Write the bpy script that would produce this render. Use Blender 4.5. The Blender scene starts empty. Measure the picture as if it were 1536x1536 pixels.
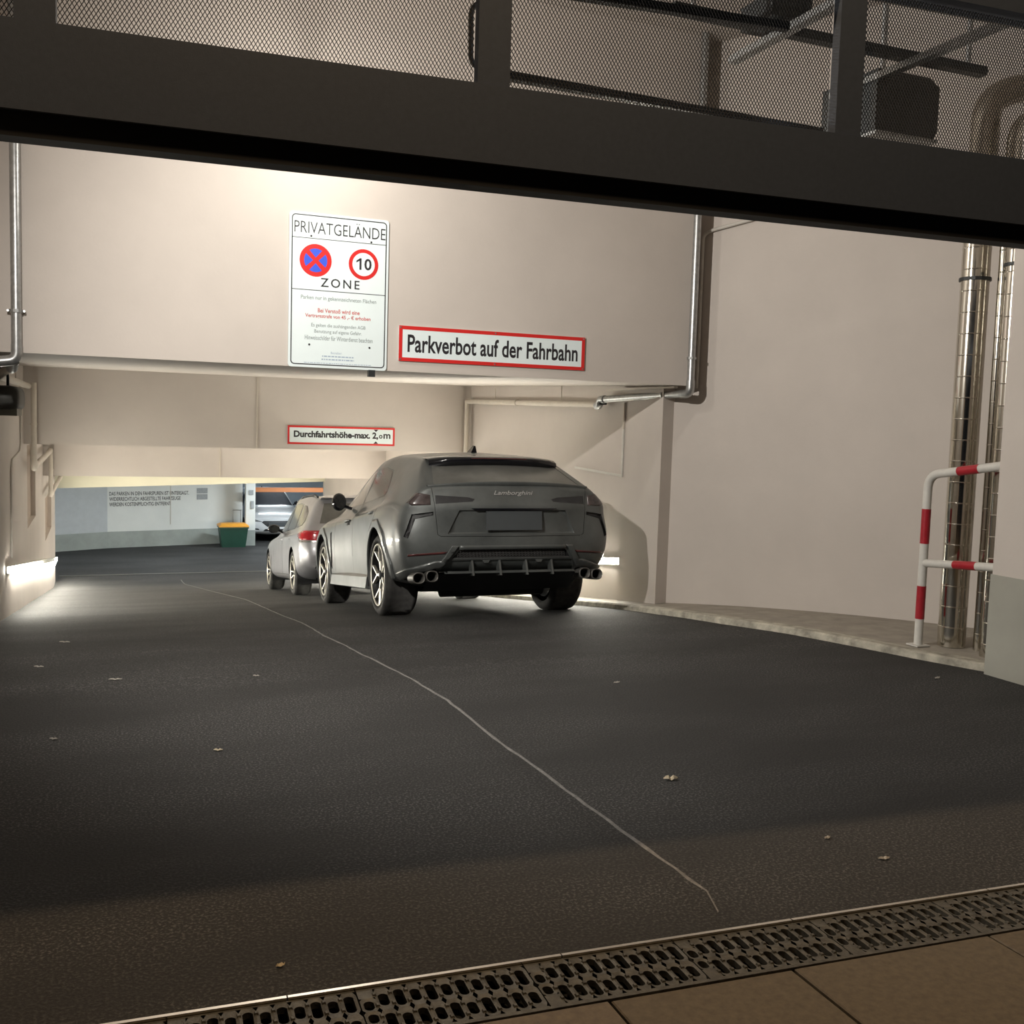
import bpy, bmesh, math, random
from mathutils import Vector, Matrix
random.seed(11)
S = bpy.context.scene
COL = S.collection
PI = math.pi

# ------------------------------------------------------------------ camera
H = 1.6
yaw, pit, rol = math.radians(22.0), math.radians(4.75), math.radians(1.72)
fw = Vector((math.sin(yaw)*math.cos(pit), math.cos(yaw)*math.cos(pit), -math.sin(pit)))
r0 = Vector((math.cos(yaw), -math.sin(yaw), 0)); u0 = r0.cross(fw)
rt = r0*math.cos(rol) + u0*math.sin(rol); up = u0*math.cos(rol) - r0*math.sin(rol)
cd = bpy.data.cameras.new('camera'); cam = bpy.data.objects.new('camera', cd); COL.objects.link(cam)
cd.sensor_width = 36; cd.lens = 1540/1536*36; cd.clip_start = .05; cd.clip_end = 200
m = Matrix((rt, up, -fw)).transposed().to_4x4(); m.translation = (0, 0, H)
cam.matrix_world = m
S.camera = cam

# ------------------------------------------------------------------ world, street light, exposure
W = bpy.data.worlds.new('night'); S.world = W; W.use_nodes = True
bg = W.node_tree.nodes['Background']; bg.inputs[0].default_value = (.75, .82, 1, 1); bg.inputs[1].default_value = .006
S.view_settings.view_transform = 'Standard'; S.view_settings.look = 'None'
S.view_settings.exposure = 0.0; S.view_settings.gamma = 1.0; S.view_settings.use_curve_mapping = False

def lamp(name, kind, loc, energy, color, target=None, size=.1, spot=None, blend=.3, size_y=None):
    d = bpy.data.lights.new(name, kind); d.energy = energy; d.color = color
    if kind == 'AREA':
        d.size = size
        if size_y: d.shape = 'RECTANGLE'; d.size_y = size_y
    else: d.shadow_soft_size = size
    if kind == 'SPOT': d.spot_size = math.radians(spot); d.spot_blend = blend
    o = bpy.data.objects.new(name, d); COL.objects.link(o); o.location = loc
    if target is not None:
        o.rotation_euler = (Vector(target)-Vector(loc)).to_track_quat('-Z', 'Y').to_euler()
    return o
lamp('street_light', 'SPOT', (1.0, 2.05, 6.6), 800, (1, .68, .38), (1.2, 2.3, 0), .10, 100, .5)

# ------------------------------------------------------------------ materials
def mat(name, col, rough=.6, metal=0, var=.0, vscale=6, bump=0, bscale=60, col2=None, coat=0, spec=None, detail=6, rvar=0):
    m = bpy.data.materials.new(name); m.use_nodes = True
    nt = m.node_tree; b = nt.nodes['Principled BSDF']
    b.inputs['Roughness'].default_value = rough; b.inputs['Metallic'].default_value = metal
    if spec is not None: b.inputs['Specular IOR Level'].default_value = spec
    if coat: b.inputs['Coat Weight'].default_value = coat; b.inputs['Coat Roughness'].default_value = .08
    c = (*col, 1)
    tc = nt.nodes.new('ShaderNodeTexCoord')
    if var or col2:
        n = nt.nodes.new('ShaderNodeTexNoise'); n.inputs['Scale'].default_value = vscale; n.inputs['Detail'].default_value = detail
        n.inputs['Roughness'].default_value = .62
        nt.links.new(tc.outputs['Object'], n.inputs['Vector'])
        r = nt.nodes.new('ShaderNodeValToRGB'); nt.links.new(n.outputs['Fac'], r.inputs['Fac'])
        c2 = col2 if col2 else tuple(min(1, x*(1+var)) for x in col)
        c1 = col if col2 else tuple(x*(1-var) for x in col)
        r.color_ramp.elements[0].position = .33; r.color_ramp.elements[0].color = (*c1, 1)
        r.color_ramp.elements[1].position = .68; r.color_ramp.elements[1].color = (*c2, 1)
        nt.links.new(r.outputs['Color'], b.inputs['Base Color'])
        if rvar:
            mr = nt.nodes.new('ShaderNodeMapRange'); nt.links.new(n.outputs['Fac'], mr.inputs['Value'])
            mr.inputs['From Min'].default_value = .3; mr.inputs['From Max'].default_value = .7
            mr.inputs['To Min'].default_value = rough-rvar; mr.inputs['To Max'].default_value = rough+rvar
            nt.links.new(mr.outputs['Result'], b.inputs['Roughness'])
    else: b.inputs['Base Color'].default_value = c
    if bump:
        n2 = nt.nodes.new('ShaderNodeTexNoise'); n2.inputs['Scale'].default_value = bscale; n2.inputs['Detail'].default_value = 5
        nt.links.new(tc.outputs['Object'], n2.inputs['Vector'])
        bp = nt.nodes.new('ShaderNodeBump'); bp.inputs['Strength'].default_value = bump; bp.inputs['Distance'].default_value = .01
        nt.links.new(n2.outputs['Fac'], bp.inputs['Height']); nt.links.new(bp.outputs['Normal'], b.inputs['Normal'])
    return m
def emit(name, col, strength):
    m = bpy.data.materials.new(name); m.use_nodes = True; nt = m.node_tree
    b = nt.nodes['Principled BSDF']; b.inputs['Base Color'].default_value = (.9, .9, .9, 1)
    b.inputs['Emission Color'].default_value = (*col, 1); b.inputs['Emission Strength'].default_value = strength
    return m
def glassmat(name, col, rough=.03, alpha=1., trans=0.):
    m = mat(name, col, rough); b = m.node_tree.nodes['Principled BSDF']
    b.inputs['Transmission Weight'].default_value = trans; b.inputs['IOR'].default_value = 1.45
    b.inputs['Alpha'].default_value = alpha
    return m

MT = dict(
 wall=mat('beige_wall_paint', (.545, .495, .45), .7, var=.04, vscale=1.3, bump=.08, bscale=35),
 wall_white=mat('white_garage_paint', (.66, .68, .66), .6, var=.05, vscale=1.0, bump=.05),
 wall_grey=mat('grey_plinth_paint', (.30, .33, .31), .6, var=.12, vscale=2.0, bump=.05),
 cream=mat('cream_beam_paint', (.68, .65, .50), .6, var=.04, vscale=1.0),
 slate=mat('slate_wall_paint', (.38, .43, .48), .6, var=.04),
 slate_light=mat('pale_slate_paint', (.46, .49, .51), .6, var=.04),
 plinth=mat('pier_plinth_paint', (.34, .335, .29), .6, var=.06, vscale=2),
 wall_shade=mat('wall_shade_brown', (.36, .285, .225), .7, var=.05),  # darker brown paints in the shadow patches on the left wall
 concrete=mat('sidewalk_concrete', (.30, .27, .225), .75, var=.18, vscale=5, bump=.15, bscale=90),
 kerb=mat('kerb_concrete', (.38, .355, .29), .75, var=.4, vscale=9, bump=.3, bscale=60),
 slab=mat('granite_slab', (.105, .085, .058), .65, var=.22, vscale=38, bump=.12, bscale=160),
 slab2=mat('weathered_granite_slab', (.125, .10, .07), .6, var=.30, vscale=30, bump=.12, bscale=160),
 bedding=mat('joint_sand', (.018, .016, .013), .9, var=.2, vscale=80),
 joint=mat('joint_sealing', (.17, .165, .155), .8, var=.3, vscale=40, bump=.2),
 gate=mat('anthracite_gate_paint', (.074, .098, .150), .6, var=.06, vscale=60, bump=.05, bscale=400),
 rubber=mat('rubber_seal', (.010, .012, .016), .7, var=.2),
 wire=mat('expanded_metal', (.022, .022, .024), .55, var=.1),
 galv=mat('galvanised_steel', (.42, .43, .43), .36, .85, var=.18, vscale=25),
 galv_dull=mat('painted_pipe', (.56, .51, .44), .5, .1, var=.06),
 conduit=mat('plastic_conduit', (.55, .52, .47), .55, var=.05),
 chrome=mat('polished_cladding', (.66, .63, .56), .13, 1.0, var=.05, vscale=3),
 darkmetal=mat('dark_metal', (.03, .033, .034), .45, .3, var=.15),
 castiron=mat('cast_iron_grate', (.105, .100, .085), .5, .5, var=.35, vscale=30, bump=.2, bscale=120),
 rail=mat('bright_steel_edge', (.75, .70, .62), .25, 1.0, var=.08, vscale=14),
 pit=mat('drain_pit', (.006, .006, .006), .9, var=.1),
 white_paint=mat('white_tube_paint', (.60, .585, .54), .35, var=.05, vscale=20),
 red_paint=mat('red_tube_paint', (.36, .018, .028), .35, var=.1, vscale=20),
 sign_white=mat('sign_sheet', (.76, .85, .86), .35, var=.015),
 sign_red=mat('sign_red', (.62, .022, .02), .4, var=.04),
 sign_blue=mat('sign_blue', (.045, .10, .66), .4, var=.04),
 sign_black=mat('sign_black', (.018, .016, .02), .5, var=.1),
 sign_grey=mat('sign_grey', (.22, .26, .26), .5, var=.05),
 sign_pink=mat('sign_faded_red', (.55, .13, .12), .5, var=.05),
 sign_paleblue=mat('sign_faded_blue', (.36, .45, .56), .5, var=.05),
 bin_green=mat('green_plastic', (.006, .050, .032), .45, var=.1),
 bin_orange=mat('orange_lid', (.75, .33, .03), .45, var=.05),
 orange=mat('orange_beam', (.42, .15, .05), .5, var=.05),
 paper=mat('paper_notice', (.30, .32, .33), .7, var=.15, vscale=30),
 leaf=mat('pale_dry_leaf', (.55, .47, .33), .8, var=.2, vscale=50),
 litter=mat('pale_litter', (.33, .31, .27), .8, var=.2, vscale=50),
 led=emit('led_strip_glow', (1, .96, .84), 160),
 tube=emit('tube_light_glow', (.86, .94, 1), 9),
 bulb=emit('lamp_glass_glow', (1, .93, .78), 10),
)
# asphalt: dark, coarse, dusty pale patches
def asphalt():
    m = bpy.data.materials.new('asphalt'); m.use_nodes = True; nt = m.node_tree; b = nt.nodes['Principled BSDF']
    L = nt.links.new; N = nt.nodes.new
    tc = N('ShaderNodeTexCoord')
    fine = N('ShaderNodeTexNoise'); fine.inputs['Scale'].default_value = 90; fine.inputs['Detail'].default_value = 6; fine.inputs['Roughness'].default_value = .62; L(tc.outputs['Object'], fine.inputs['Vector'])
    mp = N('ShaderNodeMapping'); mp.inputs['Scale'].default_value = (.55, 1.6, 1); L(tc.outputs['Object'], mp.inputs['Vector'])
    big = N('ShaderNodeTexNoise'); big.inputs['Scale'].default_value = .9; big.inputs['Detail'].default_value = 4; L(mp.outputs['Vector'], big.inputs['Vector'])
    r1 = N('ShaderNodeValToRGB'); L(big.outputs['Fac'], r1.inputs['Fac'])
    r1.color_ramp.elements[0].position = .37; r1.color_ramp.elements[0].color = (0, 0, 0, 1)
    r1.color_ramp.elements[1].position = .60; r1.color_ramp.elements[1].color = (1, 1, 1, 1)
    r2 = N('ShaderNodeValToRGB'); L(fine.outputs['Fac'], r2.inputs['Fac'])
    r2.color_ramp.elements[0].position = .42; r2.color_ramp.elements[0].color = (.016, .016, .016, 1)
    r2.color_ramp.elements[1].position = .68; r2.color_ramp.elements[1].color = (.040, .039, .037, 1)
    r3 = N('ShaderNodeValToRGB'); L(fine.outputs['Fac'], r3.inputs['Fac'])
    r3.color_ramp.elements[0].position = .50; r3.color_ramp.elements[0].color = (.022, .022, .022, 1)
    r3.color_ramp.elements[1].position = .70; r3.color_ramp.elements[1].color = (.15, .146, .138, 1)
    mx = N('ShaderNodeMix'); mx.data_type = 'RGBA'
    L(r1.outputs['Color'], mx.inputs['Factor']); L(r2.outputs['Color'], mx.inputs['A']); L(r3.outputs['Color'], mx.inputs['B'])
    L(mx.outputs['Result'], b.inputs['Base Color'])
    b.inputs['Roughness'].default_value = .78; b.inputs['Specular IOR Level'].default_value = .35
    bp = N('ShaderNodeBump'); bp.inputs['Strength'].default_value = .5; bp.inputs['Distance'].default_value = .012
    L(fine.outputs['Fac'], bp.inputs['Height']); L(bp.outputs['Normal'], b.inputs['Normal'])
    return m
MT['asphalt'] = asphalt()

# ------------------------------------------------------------------ helpers
class MB:
    def __init__(s): s.v = []; s.f = []; s.sm = []
    def add(s, vs, fs, smooth=False):
        o = len(s.v); s.v += [tuple(x) for x in vs]
        s.f += [tuple(i+o for i in f) for f in fs]; s.sm += [smooth]*len(fs); return s
    def box(s, a, b, R=None, c=None):
        (x0, y0, z0), (x1, y1, z1) = a, b
        vs = [Vector(p) for p in ((x0,y0,z0),(x1,y0,z0),(x1,y1,z0),(x0,y1,z0),(x0,y0,z1),(x1,y0,z1),(x1,y1,z1),(x0,y1,z1))]
        if R is not None:
            c = Vector(c) if c is not None else Vector((0,0,0)); vs = [R @ (p-c) + c for p in vs]
        return s.add(vs, [(0,3,2,1),(4,5,6,7),(0,1,5,4),(1,2,6,5),(2,3,7,6),(3,0,4,7)])
    def prism(s, poly, d0, d1, fn, smooth=False):
        """poly: 2d points counter-clockwise; fn(u,v,d)->xyz; extruded from d0 to d1"""
        n = len(poly)
        vs = [fn(u, v, d0) for u, v in poly] + [fn(u, v, d1) for u, v in poly]
        return s.add(vs, [tuple(range(n-1,-1,-1)), tuple(range(n, 2*n))] + [(i,(i+1)%n,n+(i+1)%n,n+i) for i in range(n)], smooth)
    def bar(s, p, q, w, t, upv=(0,0,1)):
        """rectangular bar from p to q, w across, t along up"""
        p, q = Vector(p), Vector(q); d = (q-p).normalized(); u = Vector(upv)
        a = d.cross(u).normalized()*w/2; u = a.cross(d).normalized()*t/2
        vs = [p-a-u, p+a-u, p+a+u, p-a+u, q-a-u, q+a-u, q+a+u, q-a+u]
        return s.add(vs, [(0,1,2,3),(7,6,5,4),(0,4,5,1),(1,5,6,2),(2,6,7,3),(3,7,4,0)])
    def tube(s, path, r, n=12, cap=True):
        P = [Vector(p) for p in path]; rings = []
        d0 = (P[1]-P[0]).normalized(); ref = Vector((0,0,1)) if abs(d0.z) < .9 else Vector((1,0,0))
        a = d0.cross(ref).normalized()
        for i, p in enumerate(P):
            d = ((P[min(i+1,len(P)-1)]-p).normalized() + (p-P[max(i-1,0)]).normalized())
            d = d.normalized() if d.length > 1e-6 else d0
            a = (a - d*a.dot(d)).normalized(); b = d.cross(a)
            rr = r[i] if isinstance(r, (list, tuple)) else r
            rings.append([p + (a*math.cos(2*PI*k/n) + b*math.sin(2*PI*k/n))*rr for k in range(n)])
        vs = [x for g in rings for x in g]; fs = []
        for i in range(len(P)-1):
            for k in range(n): fs.append((i*n+k, i*n+(k+1)%n, (i+1)*n+(k+1)%n, (i+1)*n+k))
        s.add(vs, fs, True)
        if cap:
            s.add(rings[0], [tuple(range(n-1,-1,-1))]); s.add(rings[-1], [tuple(range(n))])
        return s
    def lathe(s, prof, c, ax='z', n=32, smooth=True, closed=False):
        """prof: (radius, height) list revolved about axis ax through c"""
        vs = []
        for rr, hh in prof:
            for k in range(n):
                t = 2*PI*k/n; u, v = rr*math.cos(t), rr*math.sin(t)
                p = {'z': (u, v, hh), 'y': (v, hh, u), 'x': (hh, u, v)}[ax]
                vs.append((c[0]+p[0], c[1]+p[1], c[2]+p[2]))
        m = len(prof); fs = []
        for i in range(m if closed else m-1):
            j = (i+1) % m
            for k in range(n): fs.append((i*n+k, i*n+(k+1)%n, j*n+(k+1)%n, j*n+k))
        return s.add(vs, fs, smooth)
    def mesh(s, name, m, off=(0,0,0)):
        me = bpy.data.meshes.new(name); o = Vector(off)
        me.from_pydata([Vector(v)-o for v in s.v], [], s.f)
        for p, f in zip(me.polygons, s.sm): p.use_smooth = f
        if m is not None: me.materials.append(m)
        me.update(); return me
    def build(s, name, m, parent=None, local=False, label=None):
        off = (0,0,0) if (parent is None or local) else world_loc(parent)
        o = bpy.data.objects.new(name, s.mesh(name, MT[m] if isinstance(m, str) else m, off)); COL.objects.link(o)
        if parent is not None: o.parent = parent
        if label: o['label'] = label
        return o
def world_loc(o):
    v = Vector((0,0,0))
    while o is not None: v = v + o.location; o = o.parent
    return v
def tag(o, label=None, cat=None, group=None, kind=None):
    if label: o['label'] = label
    if cat: o['category'] = cat
    if group: o['group'] = group
    if kind: o['kind'] = kind
    return o
def thing(name, label, cat, loc=(0,0,0), group=None):
    o = bpy.data.objects.new(name, None); COL.objects.link(o); o.location = loc; o.empty_display_size = .2
    return tag(o, label, cat, group)
def struct(o, label=None, cat=None): return tag(o, label, cat, kind='structure')
def inst(src, name, parent, loc, rotz=0):
    o = src.copy(); o.name = name; COL.objects.link(o); o.parent = parent; o.location = loc
    o.rotation_euler = (0, 0, rotz); return o
def fillet(pts, rad, n=6):
    P = [Vector(p) for p in pts]; out = [P[0]]
    for a, b, c in zip(P, P[1:], P[2:]):
        u, v = (a-b), (c-b); r = min(rad, u.length*.49, v.length*.49); u.normalize(); v.normalize()
        p, q = b+u*r, b+v*r
        for k in range(n+1):
            t = k/n; out.append(p*(1-t)**2 + b*2*t*(1-t) + q*t*t)
    return out + [P[-1]]
def text_mesh(txt, width, height, offset=0., spacing=1., shear=0.):
    """flat lettering in x (right) / y (up), lower-left at origin, fitted to width x height; None keeps proportion"""
    cu = bpy.data.curves.new('lettering', 'FONT'); cu.body = txt; cu.size = 1; cu.offset = offset; cu.space_character = spacing; cu.shear = shear
    cu.resolution_u = 3
    ob = bpy.data.objects.new('lettering', cu); COL.objects.link(ob)
    dg = bpy.context.evaluated_depsgraph_get(); me = bpy.data.meshes.new_from_object(ob.evaluated_get(dg))
    bpy.data.objects.remove(ob); bpy.data.curves.remove(cu)
    xs = [v.co.x for v in me.vertices]; ys = [v.co.y for v in me.vertices]
    x0, y0 = min(xs), min(ys); w, hh = max(xs)-x0, max(ys)-y0
    sy = height/hh if height else width/w
    sx = width/w if width else sy
    vs = [((v.co.x-x0)*sx, (v.co.y-y0)*sy) for v in me.vertices]; fs = [tuple(p.vertices) for p in me.polygons]
    bpy.data.meshes.remove(me)
    return vs, fs
def letter(name, txt, m, parent, fn, width, height, thick=.0015, label=None, **k):
    vs, fs = text_mesh(txt, width, height, **k)
    b = MB(); b.add([fn(x, y, 0) for x, y in vs], fs)
    return b.build(name, m, parent, label=label)

# road profile
def gz(Y):
    if Y < 5.92: return 0.
    if Y < 9.32: return -.131*(Y-5.92)**2/6.8
    if Y < 23.1: return -.22-.131*(Y-9.3)
    if Y < 24.5:
        t = Y-23.1; return -.22-.131*13.8-.131*(t-t*t/2.8)
    return -.22-.131*13.8-.131*.7
ZB = gz(30)

# ------------------------------------------------------------------ setting: floor, sidewalk, kerb
def frange(a, b, n): return [a+(b-a)*i/n for i in range(n+1)]
RAILY = lambda X: 2.775-.045*X          # road-side edge of the drain
ys = [None]+frange(3.2, 5.9, 9)+frange(6.2, 9.3, 11)[0:]+frange(10, 23, 13)+frange(23.4, 24.6, 4)+[27, 30, 33, 38]
xs = frange(-1.0, 10, 22)
b = MB(); vs = []
for Y in ys:
    for X in xs:
        y = RAILY(X)+.006 if Y is None else Y
        vs.append((X, y, gz(y)))
n = len(xs)
b.add(vs, [(j*n+i, j*n+i+1, (j+1)*n+i+1, (j+1)*n+i) for j in range(len(ys)-1) for i in range(n-1)], True)
# lower garage widens to the left
b.add([(-8, 24.7, ZB), (-1, 24.7, ZB), (-1, 38, ZB), (-8, 38, ZB)], [(0,1,2,3)])
floor = struct(b.build('floor', 'asphalt'), 'dark grey asphalt driveway ramp leading down into the garage', 'floor')

KERB = [(5.80,5.05),(5.70,5.28),(5.53,5.70),(5.363,6.21),(5.195,6.81),(4.98,7.44),(4.83,8.27),(4.78,9.0),(4.77,9.8),(4.77,13.0),(4.77,18),(4.77,25.0)]
def resample(P, step):
    out = []
    for (x0,y0),(x1,y1) in zip(P, P[1:]):
        k = max(1, int(math.hypot(x1-x0, y1-y0)/step))
        for i in range(k): out.append((x0+(x1-x0)*i/k, y0+(y1-y0)*i/k))
    return out+[P[-1]]
KP = resample(KERB, .25)
def kerb_strip(off0, off1, z0, z1, seed=0):
    rnd = random.Random(seed); rows = []
    for i, (x, y) in enumerate(KP):
        a = KP[max(i-1,0)]; c = KP[min(i+1,len(KP)-1)]
        dx, dy = c[0]-a[0], c[1]-a[1]; l = math.hypot(dx, dy); nx, ny = dy/l, -dx/l
        j = rnd.uniform(-.006, .006)
        rows.append([(x+nx*(off0+j), y+ny*(off0+j), gz(y)+z0), (x+nx*(off0+.012+j), y+ny*(off0+.012+j), gz(y)+z1-.012),
                     (x+nx*(off0+.03+j), y+ny*(off0+.03+j), gz(y)+z1), (x+nx*off1, y+ny*off1, gz(y)+z1), (x+nx*off1, y+ny*off1, gz(y)+z0)])
    return rows
rows = kerb_strip(0, .13, -.05, .055)
b = MB(); vs = [p for r in rows for p in r]
b.add(vs, [(i*5+k, i*5+k+1, (i+1)*5+k+1, (i+1)*5+k) for i in range(len(rows)-1) for k in range(4)], False)
struct(b.build('kerb', 'kerb'), 'low worn concrete kerb edging the sidewalk', 'kerb')
# sidewalk surface, between kerb and right-hand walls
def wall_x(Y):
    if Y > 8.9: return 5.45
    return 5.36+(8.9-Y)*(6.525-5.385)/(8.864-6.823)+.2
b = MB(); vs = []
for r, (x, y) in zip(rows, KP):
    p = r[4]; z = gz(p[1])+.040
    xx = wall_x(p[1]) if y > 5.3 else 7.6
    xx = max(xx, p[0]+.05)
    vs += [(p[0]-.002, p[1], z), ((p[0]+xx)/2, p[1], z+.004), (xx, p[1], z+.008)]
b.add(vs, [(i*3+k, i*3+k+1, (i+1)*3+k+1, (i+1)*3+k) for i in range(len(KP)-1) for k in range(2)], True)
struct(b.build('sidewalk', 'concrete'), 'narrow concrete sidewalk along the right wall', 'sidewalk')
# pale joint line in the asphalt
JP = [(1.92,2.80),(1.97,2.95),(1.94,3.54),(1.91,4.3),(1.885,4.82),(1.88,5.57),(1.82,6.12),(1.71,6.91),(1.63,7.88),(1.68,10.06),(1.86,14.2),(1.80,18.0),(1.74,24.4)]
jp = resample(JP, .09); b = MB(); vs = []
rnd = random.Random(3)
for i, (x, y) in enumerate(jp):
    w = (.0085 if y > 3.0 else .004) + rnd.uniform(-.0025, .0025); e = rnd.uniform(-.004, .004)
    vs += [(x-w+e, y, gz(y)+.001), (x+e, y, gz(y)+.005), (x+w+e, y, gz(y)+.001)]
b.add(vs, [(i*3+k, i*3+k+1, i*3+k+4, i*3+k+3) for i in range(len(jp)-1) for k in range(2)], True)
b.build('joint_line', 'joint', floor, label='pale grey sealed joint running down the asphalt')

# ------------------------------------------------------------------ setting: walls and ceilings
XR, XL = 5.22, -.9
Y1, Y2, Y3, Y4 = 8.6, 14.7, 19.6, 25.4
Z1, Z2T, Z2, Z3 = 2.043, 2.19, 1.19, .505
CZ = 5.3
def quadobj(name, quads, m, parent=None, **k):
    b = MB()
    for q in quads: b.add(q, [tuple(range(len(q)))])
    return b.build(name, m, parent, **k)
# left wall with two shallow recesses, browned to stand in for shadow patches (opening cells cut in a grid)
def holed_wall(X, y0, y1, z0, z1, holes, depth, name, m):
    Ys = sorted({y0, y1} | {h[0] for h in holes} | {h[1] for h in holes}); b = MB()
    for a, c in zip(Ys, Ys[1:]):
        hs = [h for h in holes if h[0] <= a and c <= h[1]]
        zs = sorted({z0, z1} | {z for h in hs for z in h[2:4]})
        for p, q in zip(zs, zs[1:]):
            if any(h[2] <= p and q <= h[3] for h in hs): continue
            b.add([(X,a,p),(X,c,p),(X,c,q),(X,a,q)], [(0,1,2,3)])
    for (a, c, p, q) in holes:
        d = X-depth
        b.add([(X,a,p),(X,c,p),(X,c,q),(X,a,q),(d,a,p),(d,c,p),(d,c,q),(d,a,q)], [(0,1,5,4),(1,2,6,5),(2,3,7,6),(3,0,4,7)])
    return b.build(name, m)
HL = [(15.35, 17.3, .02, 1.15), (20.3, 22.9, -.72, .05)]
wl = struct(holed_wall(XL, 2.6, 24.75, -2.2, CZ, HL, .07, 'wall_left', 'wall'), 'beige painted wall along the left of the ramp', 'wall')
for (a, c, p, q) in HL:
    MB().box((XL-.09, a, p), (XL-.07, c, q)).build('shade_recess', 'wall_shade', wl)
# front lintel wall with soffit sloping to the second lintel
struct(quadobj('wall_front', [
    [(XL, Y1, Z1), (5.312, Y1, Z1), (5.312, Y1, CZ), (XL, Y1, CZ)],
    [(5.312, Y1, Z1), (5.312, 9.3, Z1), (5.312, 9.3, CZ), (5.312, Y1, CZ)],
    [(XL, Y1, Z1), (XL, Y2, Z2T), (XR+.2, Y2, Z2T), (XR+.2, Y1+.55, Z1+.01), (5.312, Y1, Z1)]], 'wall'), 'tall beige wall above the ramp entrance carrying two signs', 'wall')
struct(quadobj('wall_middle', [
    [(XL, Y2, Z2), (XR+.2, Y2, Z2), (XR+.2, Y2, Z2T), (XL, Y2, Z2T)],
    [(XL, Y2, Z2), (XL, Y3, Z2), (XR+.2, Y3, Z2), (XR+.2, Y2, Z2)]], 'wall'), 'beige lintel wall with the clearance height sign', 'wall')
struct(quadobj('wall_inner', [
    [(XL, Y3, Z3), (XR+.2, Y3, Z3), (XR+.2, Y3, Z2), (XL, Y3, Z2)],
    [(XL, Y3, Z3), (XL, Y4, Z3), (XR+.2, Y4, Z3), (XR+.2, Y3, Z3)]], 'wall'), 'lowest beige lintel wall deep in the ramp', 'wall')
b = MB(); b.add([(XL-.3,Y4,-.11),(5.25,Y4,.10),(5.25,Y4,.7),(XL-.3,Y4,.7),(XL-.3,Y4+.3,-.11),(5.25,Y4+.3,.10),(5.25,Y4+.3,.7),(XL-.3,Y4+.3,.7)],
      [(0,1,2,3),(7,6,5,4),(0,4,5,1),(1,5,6,2),(3,2,6,7),(0,3,7,4)])
struct(b.build('trim_1', 'cream'), 'cream painted beam at the foot of the ramp', 'beam')
# right wall along the ramp, pier and splayed wall near the gate
struct(quadobj('wall_right', [
    [(XR, 9.7, -3), (XR, 25.6, -3), (XR, 25.6, 2.4), (XR, 9.7, 2.4)],
    [(5.17, 8.9, -1), (5.17, 9.7, -1), (5.17, 9.7, CZ), (5.17, 8.9, CZ)],
    [(5.17, 9.7, -1), (XR, 9.7, -1), (XR, 9.7, CZ), (5.17, 9.7, CZ)],
    [(5.17, 8.9, -1), (5.33, 8.96, -1), (5.33, 8.96, CZ), (5.17, 8.9, CZ)],
    [(5.33, 8.96, -1), (7.6, 4.89, -1), (7.6, 4.89, CZ), (5.33, 8.96, CZ)],
    [(XR, 25.6, -3), (9.5, 25.6, -3), (9.5, 25.6, .7), (XR, 25.6, .7)]], 'wall'), 'beige painted wall along the right of the ramp', 'wall')
# near right pier beside the gate
wn = struct(quadobj('wall_near', [
    [(5.66, 2.7, -.1), (5.66, 5.22, -.1), (5.66, 5.22, CZ), (5.66, 2.7, CZ)],
    [(5.66, 5.22, -.1), (7.4, 5.22, -.1), (7.4, 5.22, CZ), (5.66, 5.22, CZ)]], 'wall'), 'beige pier right of the chrome pipes', 'wall')
MB().box((5.652, 2.7, -.05), (5.665, 5.228, .695)).build('plinth_paint', 'plinth', wn, label='pale grey painted plinth on the pier')
# upper ceiling and unseen facade, added to block the street light above the gate
struct(quadobj('ceiling', [[(-1.2, 2.6, CZ), (8, 2.6, CZ), (8, 9.5, CZ), (-1.2, 9.5, CZ)]], 'wall'), 'ceiling high above the gate area', 'ceiling')
b = MB(); fg = lambda u, v, d: (u*math.cos(.06)+d*math.sin(.06), 3.0-u*math.sin(.06)+d*math.cos(.06), v)
for (x0, x1, z0, z1) in ((-2.5, 7.5, 3.19, 6.4), (-2.5, -.93, -.1, 3.19), (5.80, 7.5, -.1, 3.19)):
    b.prism([(x0, z0), (x1, z0), (x1, z1), (x0, z1)], .30, .02, fg)
struct(b.build('facade_blocker', 'wall'), 'unseen facade around the gate opening, added to block the street light', 'wall')
# lower garage
P0, PM, P1 = (-1.9, 29.55), (.22, 30.60), (4.0, 31.5)
def vq(p, q, z0, z1): return [(p[0],p[1],z0),(q[0],q[1],z0),(q[0],q[1],z1),(p[0],p[1],z1)]
PL = -1.66
wb = struct(quadobj('wall_back', [vq(PM, P1, PL, .7)], 'wall_white'), 'white garage wall with black stencilled notice', 'wall')
quadobj('plinth', [vq(PM, P1, ZB, PL)], 'wall_grey', wb)
ws = struct(quadobj('wall_back_left', [vq(P0, PM, PL, .7)], 'slate_light'), 'slate grey wall section in the lower garage', 'wall')
quadobj('plinth', [vq(P0, PM, ZB, PL)], 'wall_grey', ws)
struct(quadobj('wall_garage', [
    [(-1.9,29.55,ZB),(-6,29.55,ZB),(-6,29.55,.7),(-1.9,29.55,.7)], [(-6,24.75,ZB),(-6,29.55,ZB),(-6,29.55,.7),(-6,24.75,.7)],
    [(-6,24.75,ZB),(XL,24.75,ZB),(XL,24.75,.7),(-6,24.75,.7)], [(9.5,25.6,ZB),(9.5,37,ZB),(9.5,37,.7),(9.5,25.6,.7)]], 'wall_white'), 'white painted walls around the lower garage', 'wall')
struct(quadobj('wall_bay', [[(4.0,31.5,ZB),(4.0,37,ZB),(4.0,37,.7),(4.0,31.5,.7)], [(4.0,37,ZB),(9.5,37,ZB),(9.5,37,.7),(4.0,37,.7)]], 'slate'), 'blue grey back wall of the parking bay', 'wall')
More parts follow.
